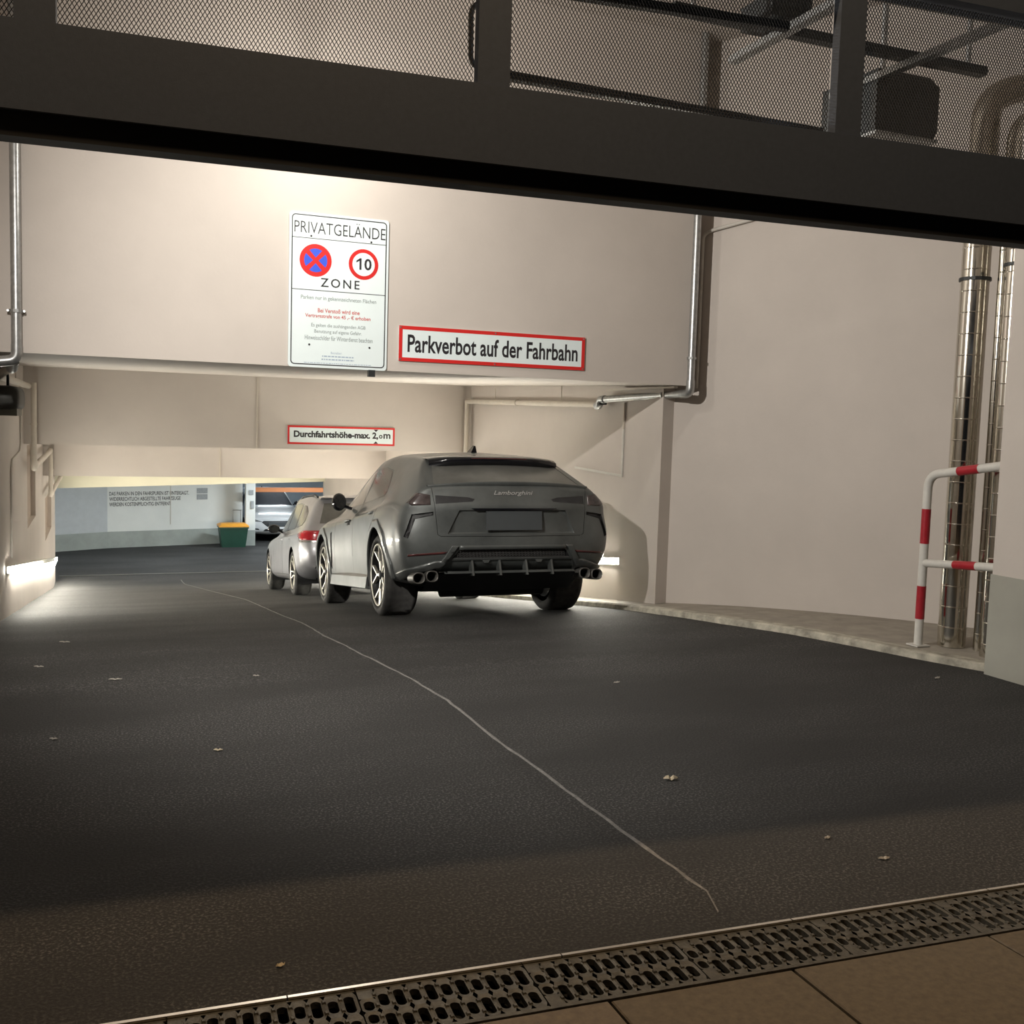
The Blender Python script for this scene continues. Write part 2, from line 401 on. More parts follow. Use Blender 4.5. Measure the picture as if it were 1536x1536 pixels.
struct(quadobj('ceiling_garage', [[(-6,24.75,.55),(9.5,24.75,.55),(9.5,37,.55),(-6,37,.55)]], 'wall_white'), 'white ceiling of the lower garage', 'ceiling')
post = struct(MB().box((4.0, 30.72, PL), (4.27, 30.98, .6)).build('column', 'wall_white'), 'square white column beside the green grit bin', 'column')
MB().box((3.995, 30.715, ZB), (4.275, 30.985, PL)).build('plinth', 'wall_grey', post)
MB().box((4.08, 30.700, -.62), (4.21, 30.715, -.48)).build('notice', 'paper', post)
MB().box((4.14, 30.690, -1.02), (4.22, 30.715, -.80)).build('extinguisher_plate', 'paper', post)
tag(MB().box((4.27, 30.9, -.55), (6.9, 31.1, -.42)).build('crossbeam', 'orange'), 'brown orange beam above the white car', 'beam')
# stencilled notice
dW = Vector((P1[0]-PM[0], P1[1]-PM[1], 0)).normalized(); nW = Vector((dW.y, -dW.x, 0))
oW = Vector((PM[0], PM[1], 0))
for k, (t, w) in enumerate((('DAS PARKEN IN DEN FAHRSPUREN IST UNTERSAGT.', 2.22), ('WIDERRECHTLICH ABGESTELLTE FAHRZEUGE', 1.98), ('WERDEN KOSTENPFLICHTIG ENTFERNT', 1.70))):
    letter('lettering', t, 'sign_black', wb, (lambda x, y, d, k=k: oW + dW*(.05+x) + nW*.004 + Vector((0,0,-.650-.150*k+y))), w, .108, offset=.014)
for z in (-.62, -.80):
    b = MB(); b.prism([(2.50,z),(2.82,z),(2.82,z+.16),(2.50,z+.16)], .003, .008, lambda u, v, d: oW+dW*u+nW*d+Vector((0,0,v))); b.build('notice_sheet', 'paper', wb)
b = MB(); b.prism([(1.735,-1.50),(1.755,-1.50),(1.755,.1),(1.735,.1)], 0, .02, lambda u, v, d: oW+dW*u+nW*d+Vector((0,0,v))); b.build('conduit', 'conduit', wb)
# small handrail by the wall
t = thing('handrail', 'thin grey handrail in front of the white wall by the column', 'handrail', (3.7, 31.2, ZB))
for x in (3.70, 3.92): MB().tube([(x, 31.25, ZB), (x, 31.25, -1.12)], .014, 8).build('post', 'galv', t)
MB().tube([(3.68, 31.25, -1.12), (3.94, 31.25, -1.12)], .014, 8).build('top_rail', 'galv', t)

# ------------------------------------------------------------------ gate transom with expanded metal
ge = Vector((math.cos(-.06), math.sin(-.06), 0)); gn = Vector((-ge.y, ge.x, 0)); go = Vector((0, 3.0, 0))
def G(s_, d, z): return go + ge*s_ + gn*d + Vector((0, 0, z))
gate = thing('gate_transom', 'dark anthracite gate transom with expanded metal panels spanning the driveway', 'gate', (2.4, 2.86, 2.33))
def gbox(s0, s1, d0, d1, z0, z1, name, m, par=gate):
    b = MB(); b.prism([(s0, z0), (s1, z0), (s1, z1), (s0, z1)], d1, d0, lambda u, v, d: G(u, d, v)); return b.build(name, m, par)
gbox(-1.0, 5.68, 0, .10, 2.378, 2.605, 'crossbeam', 'gate')
gbox(-1.0, 5.68, .012, .088, 2.312, 2.378, 'rubber_seal', 'rubber')
gbox(-1.0, 5.68, 0, .10, 3.10, 3.20, 'top_beam', 'gate')
for s0 in (-.20, 1.04, 2.28, 3.52, 4.76): gbox(s0, s0+.10, .004, .045, 2.605, 3.10, 'mullion', 'gate')
cw, ch = .0118, .0190
def expanded(w, hgt):
    nx, nz = int(w/(cw/2)), int(hgt/(ch/2)); V = []; F = []
    hw, hd = .0010, .0011
    for i in range(nx):
        for j in range(nz+1):
            if (i+j) % 2: continue
            for dj in (1, -1):
                k = j+dj
                if k < 0 or k > nz: continue
                x0, z0, x1, z1 = i*cw/2, j*ch/2, (i+1)*cw/2, k*ch/2
                o = len(V); dx, dz_ = x1-x0, z1-z0; l = math.hypot(dx, dz_); px_, pz_ = -dz_/l*hw, dx/l*hw
                V += [(x0-px_, -hd, z0-pz_), (x0+px_, -hd, z0+pz_), (x1+px_, -hd, z1+pz_), (x1-px_, -hd, z1-pz_),
                      (x0-px_, hd, z0-pz_), (x0+px_, hd, z0+pz_), (x1+px_, hd, z1+pz_), (x1-px_, hd, z1-pz_)]
                F += [(o, o+1, o+2, o+3), (o+7, o+6, o+5, o+4), (o+1, o+5, o+6, o+2), (o, o+3, o+7, o+4)]
    me = bpy.data.meshes.new('mesh_panel'); me.from_pydata(V, [], F); me.materials.append(MT['wire']); return me
me = expanded(1.14, .5)
for s0 in (-1.34, -.10, 1.14, 2.38, 3.62):
    if s0 < -1: continue
    o = bpy.data.objects.new('mesh_panel', me); COL.objects.link(o); o.parent = gate
    p = G(s0, .05, 2.603); o.location = p-gate.location; o.rotation_euler = (0, 0, -.06); o['kind'] = 'stuff'
me2 = expanded(.80, .5); o = bpy.data.objects.new('mesh_panel', me2); COL.objects.link(o); o.parent = gate
o.location = G(-1.0, .05, 2.603)-gate.location; o.rotation_euler = (0, 0, -.06); o['kind'] = 'stuff'
# rail, track and bent handle behind the transom
MB().bar(G(1.16, .26, 2.728), G(2.4, .26, 2.685), .03, .026).build('lower_rail', 'galv', gate)
MB().bar(G(1.25, .26, 3.01), G(2.24, .26, 3.028), .03, .028).build('upper_rail', 'darkmetal', gate)
h_ = MB(); h_.tube(fillet([G(1.12, .12, 2.895), G(1.046, .12, 2.87), G(1.050, .12, 2.690), G(1.12, .12, 2.684)], .035, 6), .0085, 10); h_.build('bent_handle', 'galv', gate)
tr = thing('ceiling_track', 'dark steel ceiling track seen through the right mesh panels', 'track', (3.1, 4.2, 3.5))
MB().bar((2.70, 3.2, 3.3), (2.70, 4.15, 3.3), .05, .03).build('track_rail', 'galv', tr)
MB().bar((3.43, 3.2, 3.3), (3.43, 4.35, 3.3), .05, .03).build('track_rail', 'galv', tr)
for y in (3.85,):
    MB().bar((2.2, y, 3.34), (3.9, y, 3.34), .05, .04).build('hanger_beam', 'darkmetal', tr)
    for x in (2.3, 3.8): MB().tube([(x, y, 3.36), (x, y, CZ)], .012, 8).build('hanger_rod', 'galv', tr)
MB().box((2.60, 3.72, 3.34), (2.80, 3.95, 3.44)).build('track_bracket', 'darkmetal', tr)
mo = thing('gate_motor_box', 'dark box hanging behind the right mesh panel', 'box', (3.6, 4.1, 3.05))
b = MB(); bmx = [(3.42, 3.05), (3.78, 3.05), (3.80, 3.10), (3.80, 3.30), (3.74, 3.34), (3.42, 3.34)]
b.prism(bmx, 4.42, 4.02, lambda u, v, d: (u, d, v)); b.build('housing', 'darkmetal', mo)
MB().box((3.41, 4.0, 3.035), (3.79, 4.43, 3.05)).build('bottom_edge', 'galv', mo)
MB().tube([(3.6, 4.2, 3.34), (3.6, 4.2, CZ)], .015, 8).build('hanger_rod', 'galv', mo)

# ------------------------------------------------------------------ drain channel with cast grates
DX0, DX1 = -.35, 4.6
da = math.atan(-.045); de = Vector((math.cos(da), math.sin(da), 0)); dn = Vector((-de.y, de.x, 0)); dorg = Vector((0, 2.52, 0))
DWD = .236
def D(s_, d, z): return dorg + de*s_ + dn*d + Vector((0, 0, z))
drain = thing('drain_channel', 'long slotted drain channel with bright steel edge in front of the gate', 'drain', tuple(D(2, .1, -.13)))
b = MB(); b.add([D(DX0,0,-.12),D(DX1,0,-.12),D(DX1,.262,-.12),D(DX0,.262,-.12),D(DX0,0,-.012),D(DX1,0,-.012),D(DX1,.262,-.012),D(DX0,.262,-.012)],
      [(0,1,2,3),(0,4,5,1),(2,6,7,3),(0,3,7,4),(1,5,6,2)]); b.build('trough', 'pit', drain)
sx = DX0
while sx < DX1:
    e = min(sx+.82, DX1)
    b = MB(); b.prism([(DWD+.006, -.02), (DWD+.024, -.02), (DWD+.024, .003), (DWD+.018, .006), (DWD+.006, .006)], sx+.002, e-.002, lambda u, v, d: D(d, u, v)); b.build('edge_rail', 'rail', drain)
    sx = e
b = MB(); b.prism([(-.008, -.02), (.004, -.02), (.004, .001), (-.008, .001)], DX0, DX1, lambda u, v, d: D(d, u, v)); b.build('edge_rail', 'castiron', drain)
def grate_mesh():
    b = MB(); PT = .0455; n = 11; hw = (DWD-.016)/2; Lg = PT*n
    def cell(x0, x1, y0, y1, sl):
        cx, cy = (x0+x1)/2, (y0+y1)/2; r = .0145
        inn = []; 
        for k in range(16):
            t = 2*PI*(k+.5)/16; c, s_ = math.cos(t), math.sin(t)
            inn.append((cx+r*c, cy+(sl/2-r)*(1 if s_ > 0 else -1)+r*s_))
        out = []
        hx, hy = (x1-x0)/2, (y1-y0)/2
        for k in range(16):
            t = 2*PI*(k+.5)/16; c, s_ = math.cos(t), math.sin(t)
            q = max(abs(c), abs(s_)); out.append((cx+hx*c/q, cy+hy*s_/q))
        o = [(x, y, 0) for x, y in out]; a = [(x, y, -.003) for x, y in inn]; d = [(x, y, -.022) for x, y in inn]
        b.add(o+a+d, [(k, (k+1)%16, 16+(k+1)%16, 16+k) for k in range(16)]+[(16+k, 16+(k+1)%16, 32+(k+1)%16, 32+k) for k in range(16)])
    for row in range(2):
        y0 = .008+row*hw; y1 = y0+hw
        for i in range(n):
            x0 = i*PT
            if (row == 0 and i == 0):   # closed clip plate
                b.add([(x0,y0,0),(x0+PT,y0,0),(x0+PT,y0+hw*.45,0),(x0,y0+hw*.45,0)], [(0,1,2,3)])
                cell(x0, x0+PT, y0+hw*.45, y1, .042); continue
            if (row == 1 and i == 0):
                cell(x0, x0+PT, y0, y0+hw*.62, .045)
                b.add([(x0,y0+hw*.62,0),(x0+PT,y0+hw*.62,0),(x0+PT,y1,0),(x0,y1,0)], [(0,1,2,3)]); continue
            cell(x0, x0+PT, y0, y1, .082 if (i+row) % 2 else .060)
            for yy in ((y0+.020, y0+.034), (y1-.036, y1-.022)):
                xx = x0-.006; zz = .004
                b.add([(xx,yy[0],-.001),(xx+.012,yy[0],-.001),(xx+.012,yy[1],-.001),(xx,yy[1],-.001),(xx+.002,yy[0]+.002,zz),(xx+.010,yy[0]+.002,zz),(xx+.010,yy[1]-.002,zz),(xx+.002,yy[1]-.002,zz)],
                      [(4,5,6,7),(0,1,5,4),(1,2,6,5),(2,3,7,6),(3,0,4,7)])
    b.add([(0,0,0),(Lg,0,0),(Lg,.008,0),(0,.008,0),(0,DWD-.008,0),(Lg,DWD-.008,0),(Lg,DWD,0),(0,DWD,0),(0,0,-.022),(Lg,0,-.022),(0,DWD,-.022),(Lg,DWD,-.022)],
          [(0,1,2,3),(4,5,6,7),(8,9,1,0),(7,6,11,10),(8,0,7,10),(9,11,6,1)])
    return b.mesh('grate', MT['castiron']), Lg
gm, Lg = grate_mesh(); sx = DX0
while sx+Lg < DX1+.3:
    o = bpy.data.objects.new('grate', gm); COL.objects.link(o); o.parent = drain
    o.location = D(sx, .004, -.002)-drain.location; o.rotation_euler = (0, 0, da); sx += Lg+.004
# paving slabs on the street side
pav = struct(quadobj('pavement', [[(-3, -1.5, -.03), (7, -1.5, -.03), (7, 2.25, -.03), (-3, 2.6, -.03)]], 'bedding'), 'granite slab pavement on the street side of the drain', 'pavement')
XJ = [-2.27, -1.67, -1.07, -.47, .13, .73, 1.33, 1.935, 2.68, 3.28, 3.88, 4.48, 5.08]
for i, (a, c) in enumerate(zip(XJ, XJ[1:])):
    for (p, q) in ((None, 1.55), (1.55, .65), (.65, -.25)):
        g_ = .005; top = lambda X: (2.52-.045*X-.012) if p is None else p-g_
        b = MB(); rnd = random.Random(i*7+int((q)*10)); dz = rnd.uniform(-.003, .001)
        poly = [(a+g_, q+g_), (c-g_, q+g_), (c-g_, top(c)), (a+g_, top(a))]
        ins = [(a+g_+.004, q+g_+.004), (c-g_-.004, q+g_+.004), (c-g_-.004, top(c)-.004), (a+g_+.004, top(a)-.004)]
        vs = [(x, y, -.04) for x, y in poly]+[(x, y, -.004+dz) for x, y in poly]+[(x, y, dz) for x, y in ins]
        b.add(vs, [(k,(k+1)%4,4+(k+1)%4,4+k) for k in range(4)]+[(4+k,4+(k+1)%4,8+(k+1)%4,8+k) for k in range(4)]+[(8,9,10,11)])
        b.build('slab', 'slab2' if (i == 5 or rnd.random() < .3) else 'slab', pav)

# ------------------------------------------------------------------ signs
def sign(name, label, x0, x1, z0, z1, Y, rim=None, m='sign_white'):
    t = thing(name, label, 'sign', ((x0+x1)/2, Y, z0))
    r = .03; w = x1-x0; hh = z1-z0
    def rr(a0, b0, a1, b1, r, n=5):
        out = []
        for cx, cz, s0 in ((a1-r, b1-r, 0), (a0+r, b1-r, 90), (a0+r, b0+r, 180), (a1-r, b0+r, 270)):
            for k in range(n+1):
                t_ = math.radians(s0+90*k/n); out.append((cx+r*math.cos(t_), cz+r*math.sin(t_)))
        return out
    fn = lambda u, v, d: (u, Y-d, v)
    b = MB(); b.prism(rr(x0, z0, x1, z1, .008 if rim else .025), 0, .012, fn); b.build('panel', m, t)
    return t, rr, fn
def ring(b, outer, inner, d0, d1, fn):
    n = len(outer); vs = [fn(u,v,d0) for u,v in outer]+[fn(u,v,d1) for u,v in outer]+[fn(u,v,d1) for u,v in inner]+[fn(u,v,d0) for u,v in inner]
    b.add(vs, [(q*n+k, q*n+(k+1)%n, (q+1)*n+(k+1)%n, (q+1)*n+k) for q in range(3) for k in range(n)])
SY = Y1-.004; K1 = 8.6/8.3
def refit(t):
    x, y, z = t.location; t.location = (x*K1, y, H+(z-H)*K1); t.scale = (K1, 1, K1)
t, rr, fn = sign('private_property_sign', 'tall white private property zone sign with two round traffic symbols', 1.394, 2.196, 2.025, 3.236, SY)
b = MB(); ring(b, rr(1.412, 2.045, 2.178, 3.218, .03), rr(1.420, 2.053, 2.170, 3.210, .023), .0125, .0135, fn); b.build('border_line', 'sign_black', t)
for z in (3.035, 2.632): MB().box((1.415, SY-.0135, z), (2.175, SY-.0125, z+.005)).build('divider_line', 'sign_black', t)
def txt(par, s_, m, x, z, w, hh, Y=SY, name='lettering', thick=.0128, **k):
    return letter(name, s_, m, par, (lambda u, v, d: (x+u, Y-thick, z+v)), w, hh, **k)
txt(t, 'PRIVATGELÄNDE', 'sign_black', 1.432, 3.075, .735, .112, offset=-.004)
def disc(par, cx, cz, R, m, d0, d1, Y=SY, name='disc', n=36):
    b = MB(); b.prism([(cx+R*math.cos(2*PI*k/n), cz+R*math.sin(2*PI*k/n)) for k in range(n)], d0, d1, lambda u, v, d: (u, Y-d, v)); return b.build(name, m, par)
ns = disc(t, 1.603, 2.868, .128, 'sign_red', .012, .0130, name='no_stopping_symbol')
for q in range(4):
    a0 = q*PI/2
    n = 8; half = math.radians(33); pts = []
    for k in range(n+1):
        a = a0-half+2*half*k/n; pts.append((1.603+.092*math.cos(a), 2.868+.092*math.sin(a)))
    pts.append((1.603+.022*math.cos(a0), 2.868+.022*math.sin(a0)))
    b = MB(); b.prism(pts, .013, .0136, fn); b.build('blue_segment', 'sign_blue', ns)
sl = disc(t, 1.990, 2.868, .122, 'sign_red', .012, .0130, name='speed_limit_symbol')
disc(sl, 1.990, 2.868, .092, 'sign_white', .0131, .0136, name='white_disc')
txt(sl, '0', 'sign_black', 1.996, 2.824, .060, .092, thick=.0140, offset=.022)
b = MB(); b.prism([(1.956,2.824),(1.973,2.824),(1.973,2.916),(1.960,2.916),(1.930,2.894),(1.930,2.880),(1.956,2.894)], .0136, .0140, fn); b.build('digit_one', 'sign_black', sl)
txt(t, 'ZONE', 'sign_black', 1.645, 2.665, .315, .070, offset=.008, spacing=1.3)
txt(t, 'Parken nur in gekennzeichneten Flächen', 'sign_grey', 1.49, 2.552, .61, .040, offset=.006)
txt(t, 'Bei Verstoß wird eine', 'sign_pink', 1.625, 2.462, .34, .034, offset=.02)
txt(t, 'Vertragsstrafe von 45 ,- € erhoben', 'sign_pink', 1.525, 2.412, .53, .040, offset=.02)
txt(t, 'Es gelten die aushängenden AGB', 'sign_grey', 1.575, 2.340, .44, .036, offset=.004)
txt(t, 'Benutzung auf eigene Gefahr.', 'sign_grey', 1.60, 2.292, .385, .036, offset=.004)
txt(t, 'Hinweisschilder für Winterdienst beachten', 'sign_grey', 1.525, 2.244, .55, .036, offset=.004)
txt(t, 'Betreiber:', 'sign_paleblue', 1.735, 2.138, .09, .018)
b = MB()
for z, x0, x1 in ((2.113, 1.665, 1.92), (2.088, 1.66, 1.925), (2.060, 1.52, 2.07)):
    x = x0
    while x < x1:
        w = rnd.uniform(.008, .03); b.box((x, SY-.0130, z), (min(x+w, x1), SY-.0125, z+(.010 if z > 2.07 else .005))); x += w+.006
o = b.build('fine_print', 'sign_paleblue', t); o['kind'] = 'stuff'
for x, z in ((1.565, 3.055), (2.05, 3.050), (1.56, 2.205), (2.05, 2.205)): disc(t, x, z, .008, 'sign_black', .012, .0155, name='screw', n=10)
refit(t)
t, rr, fn = sign('no_parking_sign', 'wide white sign with red border reading parking ban on the roadway', 2.297, 3.995, 2.114, 2.403, SY, True)
b = MB(); ring(b, [(3.995,2.403),(2.297,2.403),(2.297,2.114),(3.995,2.114)], [(3.965,2.373),(2.327,2.373),(2.327,2.144),(3.965,2.144)], .012, .0135, fn); b.build('red_border', 'sign_red', t)
txt(t, 'Parkverbot auf der Fahrbahn', 'sign_black', 2.372, 2.188, 1.555, .148, offset=.020)
for x, z in ((2.31, 2.389), (3.146, 2.389), (3.98, 2.389), (2.31, 2.128), (3.146, 2.128), (3.98, 2.128)): disc(t, x, z, .007, 'galv', .0130, .0165, name='screw', n=10)
refit(t)
S2 = Y2-.004
t, rr, fn = sign('clearance_height_sign', 'small red bordered sign stating the maximum clearance height', 2.477, 4.037, 1.262, 1.526, S2, True)
b = MB(); ring(b, [(4.037,1.526),(2.477,1.526),(2.477,1.262),(4.037,1.262)], [(4.010,1.499),(2.504,1.499),(2.504,1.289),(4.010,1.289)], .012, .0135, fn); b.build('red_border', 'sign_red', t)
txt(t, 'Durchfahrtshöhe-max. 2,', 'sign_black', 2.565, 1.345, 1.225, .112, S2, offset=.040)
txt(t, 'o', 'sign_black', 3.800, 1.367, .055, .055, S2, offset=.03)
txt(t, 'm', 'sign_black', 3.868, 1.367, .105, .070, S2, offset=.026)
for z0, z1, nm in ((1.496, 1.462, 'down'), (1.292, 1.326, 'up')):
    b = MB(); tri = [(3.72, z0), (3.79, z0), (3.755, z1)]
    if z1 > z0: pass
    else: tri = tri[::-1]
    b.prism(tri, .0125, .0135, fn); b.build('arrow_mark', 'sign_black', t)
tag(MB().box((2.12, Y1-.03, 1.985), (2.175, Y1+.02, Z1-.001)).build('sensor_clip', 'darkmetal'), 'tiny dark clip under the private property sign', 'clip')

# ------------------------------------------------------------------ galvanised pipes and conduits
def clamp(c, axis, r, par, m='galv'):
    b = MB(); b.lathe([(r, -.012), (r+.010, -.012), (r+.010, .012), (r, .012)], c, axis, 16, False, True); return b.build('clamp', m, par)
# left riser on the front wall
PX, PY = -.565, Y1-.055
t = thing('downpipe', 'galvanised vertical pipe at the left end of the front wall', 'pipe', (PX, PY, 1.95))
MB().tube([(PX, PY, 2.06), (PX, PY, CZ)], .037, 16).build('riser', 'galv', t)
MB().tube(fillet([(PX, PY, 2.10), (PX, PY, 1.985), (PX-.14, PY, 1.965)], .07), .040, 16).build('elbow', 'galv', t)
MB().tube([(PX-.12, PY, 1.967), (XL, PY, 1.955)], .037, 16).build('branch_pipe', 'galv', t)
clamp((PX, PY, 2.345), 'z', .037, t); clamp((PX, PY, 4.0), 'z', .037, t)
for x in (PX-.055, PX+.055): MB().tube([(x, PY-.02, 2.345), (x, Y1-.002, 2.345)], .009, 8).build('clamp_bolt', 'galv', t)
# left stepped pipe running down the ramp
t = thing('stepped_pipe', 'painted pipe stepping down along the top of the left wall', 'pipe', (XL+.1, 14, 1.1))
lx = XL+.07
MB().tube(fillet([(lx+.2, 8.92, 1.95), (lx+.06, 9.6, 1.90), (lx, 10.2, 1.92), (lx, 14.55, 1.93)], .15), .036, 12).build('upper_run', 'galv_dull', t)
MB().tube([(lx+.06, 14.56, 1.98), (lx+.06, 14.56, .93)], .036, 12).build('drop_pipe', 'galv_dull', t)
MB().tube(fillet([(lx+.06, 14.56, .98), (lx+.06, 14.56, .88), (lx+.06, 14.75, .90), (lx+.06, 19.4, .95)], .07), .042, 12).build('middle_run', 'galv_dull', t)
MB().tube([(lx+.06, 19.45, 1.0), (lx+.06, 19.45, .22)], .036, 12).build('drop_pipe', 'galv_dull', t)
MB().tube(fillet([(lx+.06, 19.45, .27), (lx+.06, 19.45, .18), (lx+.06, 19.7, .20), (lx+.06, 24.5, .22)], .07), .042, 12).build('lower_run', 'galv_dull', t)
for y in (10.6, 12.4): MB().tube([(lx, y, 1.93), (lx, y, 2.10)], .007, 6).build('hanger_rod', 'galv_dull', t)
clamp((lx+.06, 14.56, 1.45), 'z', .036, t, 'galv_dull'); clamp((lx+.06, 19.45, .62), 'z', .036, t, 'galv_dull')
MB().tube(fillet([(PX-.03, 8.68, 1.985), (PX-.05, 8.80, 1.93), (lx+.2, 8.95, 1.95)], .05), .043, 12).build('coupling', 'galv', t)
# cable down the left wall
t = tag(MB().tube(fillet([(XL+.012, 14.0, 1.95), (XL+.012, 14.0, 1.20), (XL+.012, 13.8, 1.12), (XL+.012, 12.6, 1.07), (XL+.012, 12.45, .95), (XL+.012, 12.4, 0)], .06), .011, 8).build('wall_cable', 'conduit'), 'thin cable conduit kinking down the left wall', 'conduit')
# right riser and its run back along the wall
RX, RY = 5.250, Y1-.060
t = thing('downpipe', 'galvanised vertical pipe at the right end of the front wall', 'pipe', (RX, RY, 1.95))
MB().tube([(RX, RY, 2.03), (RX, RY, CZ)], .036, 16).build('riser', 'galv', t)
MB().tube(fillet([(RX, RY, 2.09), (RX, RY, 1.965), (RX-.02, RY+.14, 1.963)], .07), .041, 16).build('elbow', 'galv', t)
MB().tube([(RX-.015, RY+.1, 1.964), (5.10, 10.08, 1.925)], .036, 14).build('long_run', 'galv', t)
MB().tube(fillet([(5.10, 10.03, 1.925), (5.10, 10.14, 1.922), (5.10, 10.16, 1.86), (5.11, 10.24, 1.858)], .04), .044, 14).build('step_elbow', 'galv', t)
MB().tube([(5.11, 10.18, 1.870), (5.12, 14.62, 1.955)], .034, 14).build('far_run', 'galv_dull', t)
MB().tube([(5.12, 14.60, 1.965), (5.12, 14.60, -.6)], .034, 14).build('far_drop', 'galv_dull', t)
for z in (2.30, 4.2): clamp((RX, RY, z), 'z', .036, t)
clamp((5.11, 10.12, 1.88), 'z', .045, t, 'darkmetal')
for y in (11.2, 13.4): MB().tube([(5.115, y, 1.90), (5.115, y, 2.13)], .006, 6).build('hanger_rod', 'galv_dull', t)
for y in (12.6,): clamp((5.117, y, 1.918), 'y', .034, t, 'galv_dull')
MB().bar((5.20, 8.72, 2.030), (5.06, 9.9, 2.022), .04, .02).build('cable_tray', 'galv_dull', t)
clamp((5.205, 8.95, 1.957), 'y', .036, t)
# conduit on the splayed wall
pb = Vector((5.33, 8.96, 0)); db = Vector((7.6-5.33, 4.89-8.96, 0)).normalized(); nb = Vector((db.y, -db.x, 0))
if nb.x > 0: nb = -nb
def BWP(s_, off, z): return pb + db*s_ + nb*off + Vector((0, 0, z))
MB_c = MB().tube(fillet([BWP(.26, .03, 2.03), BWP(.26, .03, 3.50), BWP(.34, .03, 3.535), BWP(1.6, .03, 3.72)], .05), .017, 10)
tag(MB_c.build('wall_conduit', 'conduit'), 'slim grey conduit rising on the splayed wall beside the right pipe', 'conduit')
# conduit and trunking on the pier
t = thing('cable_trunking', 'white cable trunking with a corner on the lower right wall', 'conduit', (5.20, 9.66, 1.1))
MB().bar((5.153, 9.68, 1.885), (5.153, 9.68, 1.61), .018, .03, (0,1,0)).build('upper_sleeve', 'galv_dull', t)
MB().bar((5.155, 9.68, 1.61), (5.155, 9.68, 1.105), .014, .022, (0,1,0)).build('vertical_trunk', 'white_paint', t)
MB().bar((5.209, 9.712, 1.108), (5.209, 10.95, 1.145), .014, .024).build('horizontal_trunk', 'white_paint', t)
# thin conduit down the lintels
t = thing('lintel_conduit', 'hairline conduit running down the centre of the inner lintels', 'conduit', (2.06, Y2, 1.2))
MB().bar((2.058, Y2-.008, 1.20), (2.058, Y2-.008, 2.17), .018, .016, (0,1,0)).build('upper_length', 'galv_dull', t)
MB().bar((2.078, Y3-.008, .51), (2.078, Y3-.008, 1.18), .022, .016, (0,1,0)).build('lower_length', 'galv_dull', t)

# ------------------------------------------------------------------ chrome clad pipes
SEC = .156
sec = MB(); sec.lathe([(.0781, 0), (.078, .003), (.078, .146), (.078, .1475), (.0800, .149), (.0805, .151), (.0800, .153), (.078, .1545), (.078, .156)], (0, 0, 0), 'z', 28)
sme = sec.mesh('cladding_section', MT['chrome'])
sec2 = MB(); sec2.lathe([(.036, 0), (.036, .003), (.036, .146), (.036, .1475), (.0380, .149), (.0385, .151), (.0380, .153), (.036, .1545), (.036, .156)], (0, 0, 0), 'z', 20)
sme2 = sec2.mesh('cladding_section', MT['chrome'])
sec3 = MB(); sec3.lathe([(.100, 0), (.100, .003), (.100, .146), (.100, .1475), (.1020, .149), (.1025, .151), (.1020, .153), (.100, .1545), (.100, .156)], (0, 0, 0), 'z', 32)
sme_big = sec3.mesh('cladding_section', MT['chrome'])
def clad_pipe(x, y, label, me, r, z1, clamps, zoff=0):
    t = thing('clad_pipe', label, 'pipe', (x, y, .045), 'polished clad pipes by the pier'); k = 0; z = .045-zoff
    while z < z1:
        o = bpy.data.objects.new('cladding_section', me); COL.objects.link(o); o.parent = t; o.location = (0, 0, z-.045); z += SEC
    b = MB(); b.tube(fillet([(x, y, z-.01), (x, y, z+.26), (x+.25, y-.02, z+.40), (x+.62, y-.03, z+.42)], .22, 8), r, 24); b.build('elbow', 'chrome', t)
    for c in clamps: clamp((x, y, c), 'z', r, t, 'darkmetal')
    return t
clad_pipe(5.995, 5.87, 'thick polished metal clad pipe just right of the barrier post', sme_big, .102, 3.7, (2.78,))
clad_pipe(6.00, 5.50, 'thick polished metal clad pipe closest to the pier edge', sme, .080, 3.55, (2.84,), .06)
clad_pipe(6.085, 5.70, 'thin polished clad pipe between two thick ones', sme2, .037, 3.5, (), .03)

# ------------------------------------------------------------------ red and white barrier rail
BX, BY = 5.74, 5.94
t = thing('barrier_rail', 'red and white tube barrier guarding the chrome pipes', 'barrier', (BX, BY, .045))
MB().box((BX-.06, BY-.06, .045), (BX+.06, BY+.06, .055)).build('base_plate', 'white_paint', t)
path = fillet([(BX, BY, .05), (BX, BY, 1.335), (BX+.005, BY-.72, 1.44)], .11, 8)
MB().tube(path, .032, 18).build('bent_post', 'white_paint', t)
MB().tube([(BX, BY-.02, .675), (BX+.005, BY-.72, .735)], .030, 16).build('middle_rail', 'white_paint', t)
for z0, z1 in ((.25, .50), (.82, 1.08)): MB().tube([(BX, BY, z0), (BX, BY, z1)], .0335, 18).build('red_band', 'red_paint', t)
def lerp(a, c, k): return tuple(p+(q-p)*k for p, q in zip(a, c))
A_, B_ = (BX, BY, 1.335), (BX+.005, BY-.72, 1.44)
MB().tube([lerp(A_, B_, .40), lerp(A_, B_, .66)], .0335, 18).build('red_band', 'red_paint', t)
A_, B_ = (BX, BY, .675), (BX+.005, BY-.72, .735)
MB().tube([lerp(A_, B_, .42), lerp(A_, B_, .70)], .0315, 18).build('red_band', 'red_paint', t)

